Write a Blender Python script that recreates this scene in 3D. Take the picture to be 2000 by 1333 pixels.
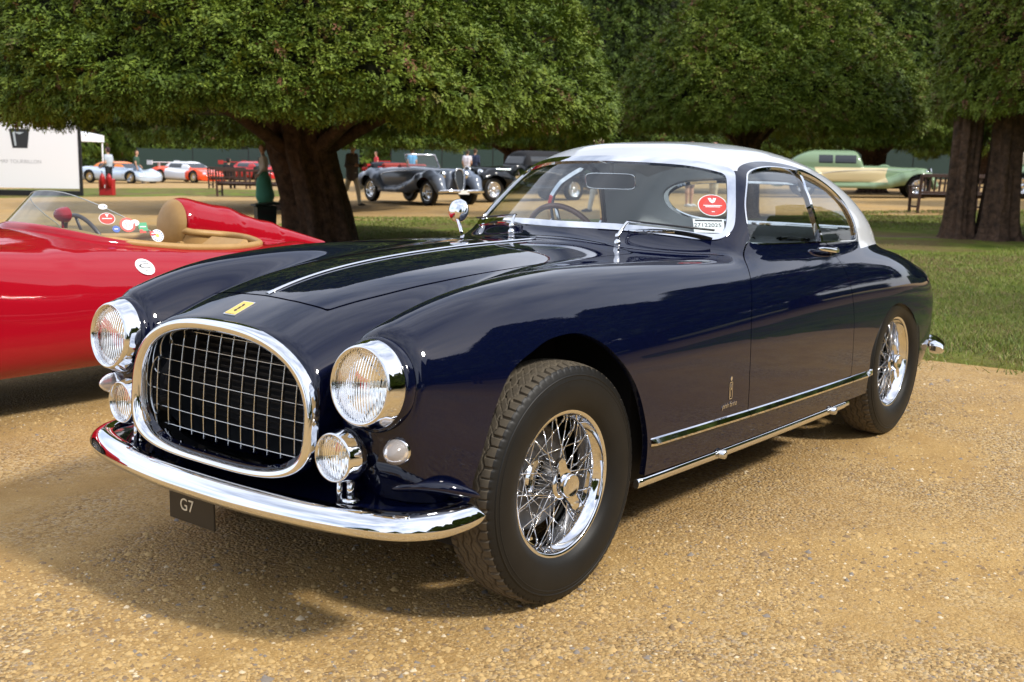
import bpy, bmesh, math, random
import numpy as np
from mathutils import Vector, Matrix, Euler
R = math.radians
for o in list(bpy.data.objects): bpy.data.objects.remove(o)
SC = bpy.context.scene
COL = SC.collection
# ------------------------------------------------------------------ camera
CAM_POS = (2.5204, 2.4965, 1.2764)
CAM_YAW, CAM_PITCH, CAM_ROLL, CAM_F = R(218.0324), R(-9.351), R(1.1401), 2151.418
def cam_axes():
    fw = np.array([math.cos(CAM_PITCH)*math.cos(CAM_YAW), math.cos(CAM_PITCH)*math.sin(CAM_YAW), math.sin(CAM_PITCH)])
    r = np.cross(fw, [0, 0, 1.]); r /= np.linalg.norm(r); u = np.cross(r, fw)
    c, s = math.cos(CAM_ROLL), math.sin(CAM_ROLL)
    return fw, c*r+s*u, -s*r+c*u
FW, RT, UP = cam_axes()
cd = bpy.data.cameras.new('camera'); cam = bpy.data.objects.new('camera', cd); COL.objects.link(cam)
cam.matrix_world = Matrix(((RT[0], UP[0], -FW[0], CAM_POS[0]), (RT[1], UP[1], -FW[1], CAM_POS[1]), (RT[2], UP[2], -FW[2], CAM_POS[2]), (0, 0, 0, 1)))
cd.sensor_width = 36; cd.lens = 36*CAM_F/2000; cd.clip_start = .05; cd.clip_end = 1500
cd.dof.use_dof = True; cd.dof.focus_distance = 3.5; cd.dof.aperture_fstop = 6.3
SC.camera = cam
# ------------------------------------------------------------------ light
SUN_DIR = Vector((-0.16, 0.73, 0.665)).normalized()      # towards the sun
w = bpy.data.worlds.new('World'); SC.world = w; w.use_nodes = True
nt = w.node_tree; nt.nodes.clear()
wo = nt.nodes.new('ShaderNodeOutputWorld'); bg = nt.nodes.new('ShaderNodeBackground'); bg.inputs[1].default_value = .10
sky = nt.nodes.new('ShaderNodeTexSky'); sky.sky_type = 'NISHITA'; sky.sun_disc = False
sky.sun_elevation = math.asin(SUN_DIR.z); sky.sun_rotation = math.atan2(SUN_DIR.x, SUN_DIR.y)
sky.dust_density = 2.0; sky.air_density = 1.0
tc = nt.nodes.new('ShaderNodeTexCoord'); mp = nt.nodes.new('ShaderNodeMapping'); mp.inputs['Scale'].default_value = (1.2, 2.2, 3.2); mp.inputs['Rotation'].default_value = (0, 0, R(35))
nz = nt.nodes.new('ShaderNodeTexNoise'); nz.inputs['Scale'].default_value = 1.3; nz.inputs['Detail'].default_value = 7; nz.inputs['Roughness'].default_value = .58
rmp = nt.nodes.new('ShaderNodeValToRGB'); rmp.color_ramp.elements[0].position = .34; rmp.color_ramp.elements[1].position = .62
rmp.color_ramp.elements[0].color = (.25, .25, .25, 1)
mx = nt.nodes.new('ShaderNodeMixRGB'); mx.inputs[2].default_value = (6.9, 7.3, 8.3, 1)
L = nt.links.new
L(tc.outputs['Generated'], mp.inputs[0]); L(mp.outputs[0], nz.inputs[0]); L(nz.outputs[0], rmp.inputs[0]); L(rmp.outputs[0], mx.inputs[0])
L(sky.outputs[0], mx.inputs[1]); L(mx.outputs[0], bg.inputs[0]); L(bg.outputs[0], wo.inputs[0])
sd = bpy.data.lights.new('sun', 'SUN'); sun = bpy.data.objects.new('sun', sd); COL.objects.link(sun)
sd.energy = 2.0; sd.angle = R(6.5); sd.color = (1, .95, .87)
sun.rotation_euler = SUN_DIR.to_track_quat('Z', 'Y').to_euler()
SC.view_settings.view_transform = 'Standard'; SC.view_settings.look = 'None'
SC.view_settings.exposure = 1.08; SC.view_settings.gamma = 1
SC.view_settings.use_curve_mapping = False
# ------------------------------------------------------------------ helpers
def ray(px, py):
    d = FW*CAM_F + RT*(px-1000) + UP*(666.5-py)
    return d/np.linalg.norm(d)
def smooth01(t):
    t = np.clip(t, 0, 1); return t*t*(3-2*t)
RT2 = np.array([math.sin(CAM_YAW), -math.cos(CAM_YAW)]); FW2 = np.array([math.cos(CAM_YAW), math.sin(CAM_YAW)])
def terrain(x, y):                  # almost flat; the far lawns tilt gently sideways
    dx = np.asarray(x)-CAM_POS[0]; dy = np.asarray(y)-CAM_POS[1]
    dep = dx*FW2[0]+dy*FW2[1]; s = dx*RT2[0]+dy*RT2[1]
    return .0185*np.clip(s, -60, 60)*smooth01((dep-8)/16)
def on_ground(px, py):              # where a pixel's ray meets the ground
    d = ray(px, py); t0 = .5
    for i in range(4000):
        t1 = t0*1.01
        p = np.array(CAM_POS)+d*t1
        if p[2] <= terrain(p[0], p[1]): break
        t0 = t1
    for i in range(30):
        tm = (t0+t1)/2; p = np.array(CAM_POS)+d*tm
        if p[2] <= terrain(p[0], p[1]): t1 = tm
        else: t0 = tm
    return np.array(CAM_POS)+d*t1
def at_depth(px, depth):            # ground point under image column px at a given distance
    h = RT2*(px-1000)/CAM_F*depth + FW2*depth
    x, y = CAM_POS[0]+h[0], CAM_POS[1]+h[1]
    return np.array([x, y, float(terrain(x, y))])
def px_size(n, depth): return n*depth/CAM_F

def spline(xs, ys):                 # natural cubic spline through knots (any order of xs)
    o = np.argsort(xs); x = np.asarray(xs, float)[o]; y = np.asarray(ys, float)[o]; n = len(x)
    h = np.diff(x); A = np.zeros((n, n)); b = np.zeros(n); A[0, 0] = A[-1, -1] = 1
    for i in range(1, n-1):
        A[i, i-1] = h[i-1]; A[i, i] = 2*(h[i-1]+h[i]); A[i, i+1] = h[i]
        b[i] = 6*((y[i+1]-y[i])/h[i]-(y[i]-y[i-1])/h[i-1])
    m = np.linalg.solve(A, b)
    def f(t):
        t = np.clip(t, x[0], x[-1]); i = np.clip(np.searchsorted(x, t)-1, 0, n-2)
        d1 = x[i+1]-t; d0 = t-x[i]; hh = h[i]
        return m[i]*d1**3/(6*hh)+m[i+1]*d0**3/(6*hh)+(y[i]/hh-m[i]*hh/6)*d1+(y[i+1]/hh-m[i+1]*hh/6)*d0
    return f
def smin(a, b, k):
    h = np.maximum(k-np.abs(a-b), 0)/k
    return np.minimum(a, b)-h*h*h*k/6
def smax(a, b, k): return -smin(-a, -b, k)
def catmull(pts, n=8, closed=False):
    P = np.asarray(pts, float); m = len(P); out = []
    rng = range(m if closed else m-1)
    for i in rng:
        if closed: p0, p1, p2, p3 = P[(i-1) % m], P[i], P[(i+1) % m], P[(i+2) % m]
        else: p0, p1, p2, p3 = P[max(i-1, 0)], P[i], P[i+1], P[min(i+2, m-1)]
        for t in np.linspace(0, 1, n, endpoint=False):
            out.append(.5*((2*p1)+(p2-p0)*t+(2*p0-5*p1+4*p2-p3)*t*t+(3*p1-p0-3*p2+p3)*t**3))
    if not closed: out.append(P[-1])
    return np.array(out)
def poly_sd(u, v, poly):            # signed distance to a closed 2-D polygon, negative inside
    u = np.asarray(u, float); v = np.asarray(v, float); d = np.full(u.shape, 1e9); ins = np.zeros(u.shape, bool)
    P = np.asarray(poly, float); n = len(P)
    for i in range(n):
        a = P[i]; b = P[(i+1) % n]; e = b-a; l2 = e@e+1e-12
        t = np.clip(((u-a[0])*e[0]+(v-a[1])*e[1])/l2, 0, 1)
        d = np.minimum(d, np.hypot(u-a[0]-t*e[0], v-a[1]-t*e[1]))
        c = ((a[1] > v) != (b[1] > v)) & (u < (b[0]-a[0])*(v-a[1])/(b[1]-a[1]+1e-15)+a[0])
        ins ^= c
    return np.where(ins, -d, d)

def surface_net(F, lo, hi, h, mirror=True):      # mesh the zero level of F(x,y,z)
    ax = [np.arange(lo[i], hi[i]+h, h) for i in range(3)]
    if abs(lo[1]+hi[1]) < 1e-6: n_ = int(math.ceil(hi[1]/h)); ax[1] = (np.arange(2*n_)-n_+.5)*h     # symmetric about y = 0
    X, Y, Z = np.meshgrid(*ax, indexing='ij', sparse=True)
    V = np.empty((len(ax[0]), len(ax[1]), len(ax[2])))
    sym = mirror and abs(ax[1][0]+ax[1][-1]) < 1e-6; hf = len(ax[1])//2 if sym else 0
    for i in range(0, len(ax[0]), 16):
        s = slice(i, i+16)
        V[s, hf:] = F(*np.broadcast_arrays(X[s], Y[:, hf:], Z))
    if sym: V[:, :hf] = V[:, ::-1][:, :hf]
    S = V < 0; n = np.array(V.shape)-1
    cnt = np.zeros(n, int); acc = np.zeros(tuple(n)+(3,))
    sl = lambda a, o: tuple(slice(o[i], o[i]+n[i]) for i in range(3))
    for axis in range(3):
        o1, o2 = [i for i in range(3) if i != axis]
        for a in (0, 1):
            for b in (0, 1):
                o = [0, 0, 0]; o[o1] = a; o[o2] = b; q = o.copy(); q[axis] = 1
                A = V[sl(V, o)]; B = V[sl(V, q)]
                m = (A < 0) != (B < 0)
                idx = np.argwhere(m); va = A[m]; vb = B[m]; t = va/(va-vb)
                p = idx+np.array(o, float); p[:, axis] += t
                acc[m] += p; cnt[m] += 1
    m = cnt > 0; ids = -np.ones(n, int); ids[m] = np.arange(m.sum())
    P = acc[m]/cnt[m][:, None]*h+np.array([a[0] for a in ax])
    faces = []
    for axis in range(3):
        o1, o2 = (axis+1) % 3, (axis+2) % 3
        q = [slice(None)]*3; q[axis] = slice(0, -1); p = [slice(None)]*3; p[axis] = slice(1, None)
        ch = S[tuple(q)] != S[tuple(p)]; inside = S[tuple(q)]
        idx = np.argwhere(ch)
        ok = (idx[:, o1] > 0) & (idx[:, o2] > 0) & (idx[:, o1] < n[o1]) & (idx[:, o2] < n[o2])
        idx = idx[ok]; fl = inside[tuple(idx.T)]
        c = []
        for d1, d2 in ((-1, -1), (0, -1), (0, 0), (-1, 0)):
            j = idx.copy(); j[:, o1] += d1; j[:, o2] += d2; c.append(ids[tuple(j.T)])
        f = np.stack(c, 1); f[~fl] = f[~fl][:, ::-1]; faces.append(f)
    return P, np.concatenate(faces)
def grad(F, P, e=1e-4):
    g = np.empty_like(P)
    for i in range(3):
        d = np.zeros(3); d[i] = e
        g[:, i] = (F(*(P+d).T)-F(*(P-d).T))/(2*e)
    return g
def project(F, P, h, it=3):
    for k in range(it):
        g = grad(F, P); f = F(*P.T); s = g*(f/np.maximum((g*g).sum(1), 1e-9))[:, None]
        l = np.linalg.norm(s, axis=1); s *= np.minimum(1, .5*h/np.maximum(l, 1e-12))[:, None]; P = P-s
    g = grad(F, P, 2.5e-3); return P, g/np.maximum(np.linalg.norm(g, axis=1), 1e-9)[:, None]

class Shell:                        # a polygon shell with smooth normals that can be cut along level lines
    def __init__(s, P, N, faces): s.P = list(map(tuple, P)); s.N = list(map(tuple, N)); s.F = [tuple(f) for f in faces]; s.tags = {}
    def arr(s): return np.array(s.P)
    def split(s, name, g):
        P = s.arr(); val = g(P[:, 0], P[:, 1], P[:, 2]); val = np.where(np.abs(val) < 1e-7, 1e-7, val); val = list(val)
        cache = {}; out = []; tag = []; src = []
        sg = np.array(val) > 0; sgl = sg.tolist()
        for fi, f in enumerate(s.F):
            c = [sgl[i] for i in f]
            if all(c): out.append(f); tag.append(1); src.append(fi); continue
            if not any(c): out.append(f); tag.append(-1); src.append(fi); continue
            parts = {True: [], False: []}; n = len(f)
            for k in range(n):
                a, b = f[k], f[(k+1) % n]; parts[sgl[a]].append(a)
                if sgl[a] != sgl[b]:
                    key = (a, b) if a < b else (b, a)
                    if key not in cache:
                        i, j = key; t = val[i]/(val[i]-val[j])
                        cache[key] = len(s.P)
                        s.P.append(tuple(s.P[i][q]+(s.P[j][q]-s.P[i][q])*t for q in range(3)))
                        s.N.append(tuple(s.N[i][q]+(s.N[j][q]-s.N[i][q])*t for q in range(3)))
                    parts[True].append(cache[key]); parts[False].append(cache[key])
            for sgn in (True, False):
                if len(parts[sgn]) >= 3: out.append(tuple(parts[sgn])); tag.append(1 if sgn else -1); src.append(fi)
        for k in s.tags: s.tags[k] = s.tags[k][src]
        s.tags[name] = np.array(tag); s.F = out
    def panel(s, mask, name, mat, parent, lip=.012, offset=0.0):
        F = [s.F[i] for i in np.nonzero(mask)[0]]
        if not hasattr(s, 'aP') or len(s.aP) != len(s.P):
            s.aP = np.array(s.P); s.aN = np.array(s.N); s.aN /= np.maximum(np.linalg.norm(s.aN, axis=1), 1e-9)[:, None]
        fl = np.fromiter((i for f in F for i in f), np.int64); ln = np.fromiter((len(f) for f in F), np.int64)
        uq, inv = np.unique(fl, return_inverse=True); P = s.aP[uq]+s.aN[uq]*offset; N = s.aN[uq]
        LN = N[inv]; st = np.r_[0, np.cumsum(ln)[:-1]]; inv_l = inv.tolist(); F = [inv_l[a:a+n] for a, n in zip(st.tolist(), ln.tolist())]
        if lip:
            nxt = np.arange(len(fl))+1; e_ = st+ln-1; nxt[e_] = st
            A = inv; B = inv[nxt]; key = np.minimum(A, B).astype(np.int64)*len(P)+np.maximum(A, B)
            _, ix, ct = np.unique(key, return_index=True, return_counts=True); bi = ix[ct == 1]; A = A[bi]; B = B[bi]
            vs, vi = np.unique(np.r_[A, B], return_inverse=True); n0 = len(P); P = np.vstack([P, P[vs]-N[vs]*lip]); la = n0+vi[:len(A)]; lb = n0+vi[len(A):]
            nn = np.cross(P[A]-P[B], P[la]-P[A]); nn /= np.maximum(np.linalg.norm(nn, axis=1), 1e-12)[:, None]
            F += np.stack([B, A, la, lb], 1).tolist(); LN = np.vstack([LN, np.repeat(nn, 4, axis=0)])
        return mesh_obj(name, P, F, mat, parent, loop_normals=LN)

def mesh_obj(name, P, F, mat=None, parent=None, smooth=True, loop_normals=None, mats=None, mi=None):
    me = bpy.data.meshes.new(name)
    P = np.asarray(P, np.float32).reshape(-1, 3)
    if isinstance(F, np.ndarray): ln = np.full(len(F), F.shape[1], np.int32); fl = F.ravel().astype(np.int32)
    else: ln = np.fromiter((len(f) for f in F), np.int32, len(F)); fl = np.fromiter((i for f in F for i in f), np.int32, int(ln.sum()))
    me.vertices.add(len(P)); me.vertices.foreach_set('co', P.ravel())
    me.loops.add(len(fl)); me.loops.foreach_set('vertex_index', fl)
    me.polygons.add(len(ln)); me.polygons.foreach_set('loop_start', np.r_[0, np.cumsum(ln)[:-1]].astype(np.int32)); me.polygons.foreach_set('loop_total', ln)
    if mats:
        for m in mats: me.materials.append(m)
        if mi is not None and len(mats) > 1: me.polygons.foreach_set('material_index', np.asarray(mi, np.int32))
    elif mat: me.materials.append(mat)
    me.polygons.foreach_set('use_smooth', np.full(len(ln), bool(smooth)))
    me.update(calc_edges=True)
    if loop_normals is not None and len(loop_normals) == len(me.loops):
        me.normals_split_custom_set(np.asarray(loop_normals, np.float32))
    o = bpy.data.objects.new(name, me); COL.objects.link(o)
    if parent: o.parent = parent
    return o
class MB:                           # collects shapes into one mesh
    def __init__(s): s.P = []; s.F = []; s.S = []; s.M = []
    def add(s, P, F, smooth=False, m=0):
        b = len(s.P); s.P += [tuple(map(float, p)) for p in P]; s.F += [tuple(int(i)+b for i in f) for f in F]; s.S += [smooth]*len(F); s.M += [m]*len(F); return s
    def box(s, c, size, rot=None, bevel=0, m=0):
        c = np.array(c, float); h = np.array(size, float)/2; b = min(bevel, *(h*.98)) if bevel else 0
        if not b:
            P = [(x, y, z) for x in (-1, 1) for y in (-1, 1) for z in (-1, 1)]; P = np.array(P)*h
            F = [(0, 1, 3, 2), (4, 6, 7, 5), (0, 4, 5, 1), (2, 3, 7, 6), (0, 2, 6, 4), (1, 5, 7, 3)]
        else:
            P = []; idx = {}
            for sx in (-1, 1):
                for sy in (-1, 1):
                    for sz in (-1, 1):
                        sg = np.array((sx, sy, sz))
                        for a in range(3):
                            q = sg*(h-b); q[a] = sg[a]*h[a]; idx[(sx, sy, sz, a)] = len(P); P.append(q)
            P = np.array(P); F = []
            for a in range(3):
                b_, c_ = (a+1) % 3, (a+2) % 3
                for sg in (-1, 1):
                    q = []
                    for (u, v) in ((-1, -1), (1, -1), (1, 1), (-1, 1)):
                        k = [0, 0, 0]; k[a] = sg; k[b_] = u; k[c_] = v; q.append(idx[(*k, a)])
                    F.append(q if sg > 0 else q[::-1])
            for a in range(3):
                b_, c_ = (a+1) % 3, (a+2) % 3
                for u in (-1, 1):
                    for v in (-1, 1):
                        k0 = [0, 0, 0]; k0[a] = -1; k0[b_] = u; k0[c_] = v; k1 = k0.copy(); k1[a] = 1
                        q = [idx[(*k0, b_)], idx[(*k1, b_)], idx[(*k1, c_)], idx[(*k0, c_)]]
                        F.append(q if u*v < 0 else q[::-1])
            for sx in (-1, 1):
                for sy in (-1, 1):
                    for sz in (-1, 1):
                        q = [idx[(sx, sy, sz, a)] for a in range(3)]; F.append(q if sx*sy*sz > 0 else q[::-1])
        if rot is not None: P = P@np.array(rot).T
        return s.add(P+c, F, False, m)
    def tube(s, pts, r, n=8, caps=True, closed=False, m=0, smooth=True, up=None):
        pts = np.array(pts, float); k = len(pts); r = np.broadcast_to(np.asarray(r, float), (k,)) if np.ndim(r) < 2 else r
        P = []; prev = np.array(up, float) if up is not None else None
        for i in range(k):
            t = pts[(i+1) % k]-pts[i-1] if closed else pts[min(i+1, k-1)]-pts[max(i-1, 0)]
            t = t/max(np.linalg.norm(t), 1e-12)
            if prev is None: prev = np.array([0, 0, 1.]) if abs(t[2]) < .9 else np.array([1., 0, 0])
            u = prev-t*(prev@t); u /= max(np.linalg.norm(u), 1e-12); v = np.cross(t, u); prev = u
            ra, rb = (r[i] if np.ndim(r) == 2 else (r[i], r[i]))
            for j in range(n):
                a = 2*math.pi*j/n; P.append(pts[i]+u*math.cos(a)*ra+v*math.sin(a)*rb)
        F = []
        for i in range(k if closed else k-1):
            for j in range(n):
                i2 = (i+1) % k; F.append((i*n+j, i*n+(j+1) % n, i2*n+(j+1) % n, i2*n+j))
        s.add(P, F, smooth, m)
        if caps and not closed:
            b = len(s.P)-k*n
            s.F.append(tuple(b+j for j in range(n))[::-1]); s.F.append(tuple(b+(k-1)*n+j for j in range(n))); s.S += [False]*2; s.M += [m]*2
        return s
    def lathe(s, prof, n=32, mtx=None, smooth=True, m=0, closed=False):   # prof: (r, h) pairs, axis +X of mtx
        P = []; k = len(prof)
        for r_, h in prof:
            for j in range(n):
                a = 2*math.pi*j/n; P.append((h, r_*math.cos(a), r_*math.sin(a)))
        P = np.array(P)
        if mtx is not None: P = P@np.array(mtx)[:3, :3].T+np.array(mtx)[:3, 3]
        F = []
        for i in range(k if closed else k-1):
            for j in range(n):
                i2 = (i+1) % k; F.append((i*n+j, i2*n+j, i2*n+(j+1) % n, i*n+(j+1) % n))
        return s.add(P, F, smooth, m)
    def prism(s, poly, z0, z1, mtx=None, m=0, smooth=False):             # polygon in XY extruded along Z
        n = len(poly); P = [(x, y, z0) for x, y in poly]+[(x, y, z1) for x, y in poly]
        a2 = sum(poly[i][0]*poly[(i+1) % n][1]-poly[(i+1) % n][0]*poly[i][1] for i in range(n))
        F = [tuple(range(n))[::-1], tuple(range(n, 2*n))]+[(i, (i+1) % n, n+(i+1) % n, n+i) for i in range(n)]
        if a2 < 0: F = [f[::-1] for f in F]
        P = np.array(P, float)
        if mtx is not None: P = P@np.array(mtx)[:3, :3].T+np.array(mtx)[:3, 3]
        return s.add(P, F, smooth, m)
    def grid(s, G, m=0, smooth=True, flip=False):                        # G[i][j] points
        a = len(G); b = len(G[0]); P = [p for row in G for p in row]
        F = [(i*b+j, i*b+j+1, (i+1)*b+j+1, (i+1)*b+j) for i in range(a-1) for j in range(b-1)]
        if flip: F = [f[::-1] for f in F]
        return s.add(P, F, smooth, m)
    def build(s, name, mat, parent=None):
        ml = mat if isinstance(mat, (list, tuple)) else [mat]
        o = mesh_obj(name, s.P, s.F, None, parent, smooth=False, mats=ml, mi=s.M)
        o.data.polygons.foreach_set('use_smooth', s.S); o.data.update()
        return o
def frame(x, origin, up=(0, 0, 1)):  # matrix whose X axis points along x
    x = np.array(x, float); x /= np.linalg.norm(x); up = np.array(up, float)
    y = np.cross(up, x); y /= np.linalg.norm(y); z = np.cross(x, y)
    m = np.eye(4); m[:3, 0] = x; m[:3, 1] = y; m[:3, 2] = z; m[:3, 3] = origin; return m
def empty(name, loc=(0, 0, 0), rz=0, label=None, cat=None, group=None):
    o = bpy.data.objects.new(name, None); COL.objects.link(o); o.location = loc; o.rotation_euler = (0, 0, rz); o.empty_display_size = .2
    return tag(o, label, cat, group)
def tag(o, label=None, cat=None, group=None, kind=None):
    if label: o['label'] = label
    if cat: o['category'] = cat
    if group: o['group'] = group
    if kind: o['kind'] = kind
    return o
def copy_tree(o, parent=None):
    c = o.copy(); COL.objects.link(c); c.parent = parent
    for ch in list(o.children): copy_tree(ch, c)
    return c
# ------------------------------------------------------------------ materials
MATS = {}
def mat(name, color=(.5, .5, .5), rough=.5, metal=0, coat=0, noise=None, bump=None, spec=.5, trans=0, ior=1.45, emis=None, vary=0, coat_r=.03):
    if name in MATS: return MATS[name]
    m = bpy.data.materials.new(name); m.use_nodes = True; n = m.node_tree; b = n.nodes['Principled BSDF']
    b.inputs['Base Color'].default_value = (*color, 1); b.inputs['Roughness'].default_value = rough; b.inputs['Metallic'].default_value = metal
    b.inputs['Specular IOR Level'].default_value = spec; b.inputs['Coat Weight'].default_value = coat; b.inputs['Coat Roughness'].default_value = coat_r
    b.inputs['Transmission Weight'].default_value = trans; b.inputs['IOR'].default_value = ior
    co = n.nodes.new('ShaderNodeTexCoord')
    if noise:                       # (scale, amount, second colour)
        sc, amt, c2 = noise
        t = n.nodes.new('ShaderNodeTexNoise'); t.inputs['Scale'].default_value = sc; t.inputs['Detail'].default_value = 6; t.inputs['Roughness'].default_value = .6
        r = n.nodes.new('ShaderNodeValToRGB'); r.color_ramp.elements[0].position = .5-amt/2; r.color_ramp.elements[1].position = .5+amt/2
        r.color_ramp.elements[0].color = (*color, 1); r.color_ramp.elements[1].color = (*c2, 1)
        n.links.new(co.outputs['Object'], t.inputs[0]); n.links.new(t.outputs[0], r.inputs[0]); n.links.new(r.outputs[0], b.inputs['Base Color'])
    if bump:                        # (scale, strength, distance)
        t = n.nodes.new('ShaderNodeTexNoise'); t.inputs['Scale'].default_value = bump[0]; t.inputs['Detail'].default_value = 5
        bp = n.nodes.new('ShaderNodeBump'); bp.inputs['Strength'].default_value = bump[1]; bp.inputs['Distance'].default_value = bump[2]
        n.links.new(co.outputs['Object'], t.inputs[0]); n.links.new(t.outputs[0], bp.inputs['Height']); n.links.new(bp.outputs[0], b.inputs['Normal'])
    if emis: b.inputs['Emission Color'].default_value = (*emis[0], 1); b.inputs['Emission Strength'].default_value = emis[1]
    MATS[name] = m
    return m
def glass_mat(name, tint=(.95, .97, .96), refl=1.0, ior=1.5, rough=0.0):   # thin pane: see-through plus Fresnel reflection
    if name in MATS: return MATS[name]
    m = bpy.data.materials.new(name); m.use_nodes = True; n = m.node_tree; n.nodes.clear()
    o = n.nodes.new('ShaderNodeOutputMaterial'); mxs = n.nodes.new('ShaderNodeMixShader'); t = n.nodes.new('ShaderNodeBsdfTransparent'); g = n.nodes.new('ShaderNodeBsdfGlossy')
    t.inputs[0].default_value = (*tint, 1); g.inputs['Roughness'].default_value = rough; g.inputs[0].default_value = (refl, refl, refl, 1)
    fr = n.nodes.new('ShaderNodeFresnel'); ge = n.nodes.new('ShaderNodeNewGeometry'); mr = n.nodes.new('ShaderNodeMapRange')   # same reflection from either side of the pane
    mr.inputs['To Min'].default_value = ior; mr.inputs['To Max'].default_value = 1/ior; n.links.new(ge.outputs['Backfacing'], mr.inputs['Value']); n.links.new(mr.outputs[0], fr.inputs[0])
    n.links.new(fr.outputs[0], mxs.inputs[0]); n.links.new(t.outputs[0], mxs.inputs[1]); n.links.new(g.outputs[0], mxs.inputs[2]); n.links.new(mxs.outputs[0], o.inputs[0])
    MATS[name] = m; return m
CHROME = mat('chrome', (.76, .77, .79), .035, 1)
STEEL = mat('brushed_steel', (.62, .63, .64), .22, 1)
BLACK = mat('black_trim', (.012, .012, .013), .45)
RUBBER = mat('tyre_rubber', (.006, .0056, .005), .50, noise=(9, .5, (.010, .0092, .008)), bump=(220, .12, .001), spec=.35)
TREAD = mat('dusty_tread', (.055, .046, .034), .85, noise=(40, .6, (.12, .097, .065)))
DARKGAP = mat('underbody_black', (.006, .006, .006), .8)
GLASS = glass_mat('clear_glass', (.90, .94, .93), 1.0, 1.52)
# ------------------------------------------------------------------ ground: gravel sheet, lawns, pebbles
rng = np.random.default_rng(7)
def node_mat(name):
    m = bpy.data.materials.new(name); m.use_nodes = True; n = m.node_tree; MATS[name] = m
    return m, n, n.nodes['Principled BSDF'], n.nodes.new('ShaderNodeTexCoord')
def ramp(n, src, stops):
    r = n.nodes.new('ShaderNodeValToRGB'); e = r.color_ramp.elements
    e[0].position, e[0].color = stops[0][0], (*stops[0][1], 1); e[1].position, e[1].color = stops[-1][0], (*stops[-1][1], 1)
    for p, c in stops[1:-1]: q = e.new(p); q.color = (*c, 1)
    n.links.new(src, r.inputs[0]); return r.outputs[0]
def noise_n(n, co, scale, detail=5, rough=.6, dist=0):
    t = n.nodes.new('ShaderNodeTexNoise'); t.inputs['Scale'].default_value = scale; t.inputs['Detail'].default_value = detail; t.inputs['Roughness'].default_value = rough; t.inputs['Distortion'].default_value = dist
    n.links.new(co, t.inputs[0]); return t.outputs[0]
def mixc(n, fac, a, b, mode='MIX'):
    x = n.nodes.new('ShaderNodeMixRGB'); x.blend_type = mode
    for i, v in ((0, fac), (1, a), (2, b)):
        if isinstance(v, (int, float)): x.inputs[i].default_value = v
        elif isinstance(v, tuple): x.inputs[i].default_value = (*v, 1)
        else: n.links.new(v, x.inputs[i])
    return x.outputs[0]
def gravel_material():
    m, n, b, co = node_mat('sandy_gravel'); P = co.outputs['Object']
    big = noise_n(n, P, .9, 4, .55); mid = noise_n(n, P, 5, 5, .65)
    sand = ramp(n, mid, [(.30, (.38, .225, .072)), (.55, (.50, .315, .112)), (.78, (.58, .395, .165))])
    vo = n.nodes.new('ShaderNodeTexVoronoi'); vo.inputs['Scale'].default_value = 92; vo.inputs['Randomness'].default_value = 1; n.links.new(P, vo.inputs[0])
    st = n.nodes.new('ShaderNodeSeparateColor'); n.links.new(vo.outputs['Color'], st.inputs[0])
    stone = ramp(n, st.outputs[0], [(0, (.16, .105, .055)), (.3, (.41, .255, .10)), (.6, (.53, .355, .15)), (.85, (.63, .48, .27)), (1, (.30, .25, .21))])
    loose = ramp(n, noise_n(n, P, 1.1, 6, .6, .4), [(.42, (.12, .12, .12)), (.60, (.9, .9, .9))])
    fine = ramp(n, noise_n(n, P, 160, 3, .7), [(.30, (.55, .55, .55)), (.70, (1.12, 1.12, 1.12))])
    c = mixc(n, loose, sand, stone); c = mixc(n, .75, c, fine, 'MULTIPLY')
    c = mixc(n, ramp(n, big, [(.38, (.0, .0, .0)), (.66, (.55, .55, .55))]), c, (.33, .20, .075))
    n.links.new(c, b.inputs['Base Color']); b.inputs['Roughness'].default_value = .92; b.inputs['Specular IOR Level'].default_value = .25
    hgt = n.nodes.new('ShaderNodeMath'); hgt.operation = 'MULTIPLY'; n.links.new(vo.outputs['Distance'], hgt.inputs[0]); n.links.new(loose, hgt.inputs[1])
    ad = n.nodes.new('ShaderNodeMath'); ad.operation = 'SUBTRACT'; n.links.new(noise_n(n, P, 60, 4, .7), ad.inputs[0]); n.links.new(hgt.outputs[0], ad.inputs[1])
    bp = n.nodes.new('ShaderNodeBump'); bp.inputs['Strength'].default_value = .9; bp.inputs['Distance'].default_value = .009
    n.links.new(ad.outputs[0], bp.inputs['Height']); n.links.new(bp.outputs[0], b.inputs['Normal'])
    return m
def lawn_material():
    m, n, b, co = node_mat('lawn_turf'); P = co.outputs['Object']
    g = ramp(n, noise_n(n, P, 2.2, 6, .65), [(.30, (.070, .100, .013)), (.52, (.15, .185, .024)), (.75, (.22, .24, .05))])
    wear = ramp(n, noise_n(n, P, .8, 6, .62, .5), [(.44, (0, 0, 0)), (.58, (.85, .85, .85))])
    c = mixc(n, wear, g, (.17, .12, .05)); c = mixc(n, .7, c, ramp(n, noise_n(n, P, 55, 4, .7), [(.3, (.45, .45, .45)), (.7, (1.25, 1.25, 1.25))]), 'MULTIPLY')
    n.links.new(c, b.inputs['Base Color']); b.inputs['Roughness'].default_value = .9; b.inputs['Specular IOR Level'].default_value = .15
    bp = n.nodes.new('ShaderNodeBump'); bp.inputs['Strength'].default_value = .8; bp.inputs['Distance'].default_value = .03
    n.links.new(noise_n(n, P, 45, 4, .7), bp.inputs['Height']); n.links.new(bp.outputs[0], b.inputs['Normal'])
    return m
GRAVEL = gravel_material(); LAWN = lawn_material()
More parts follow.
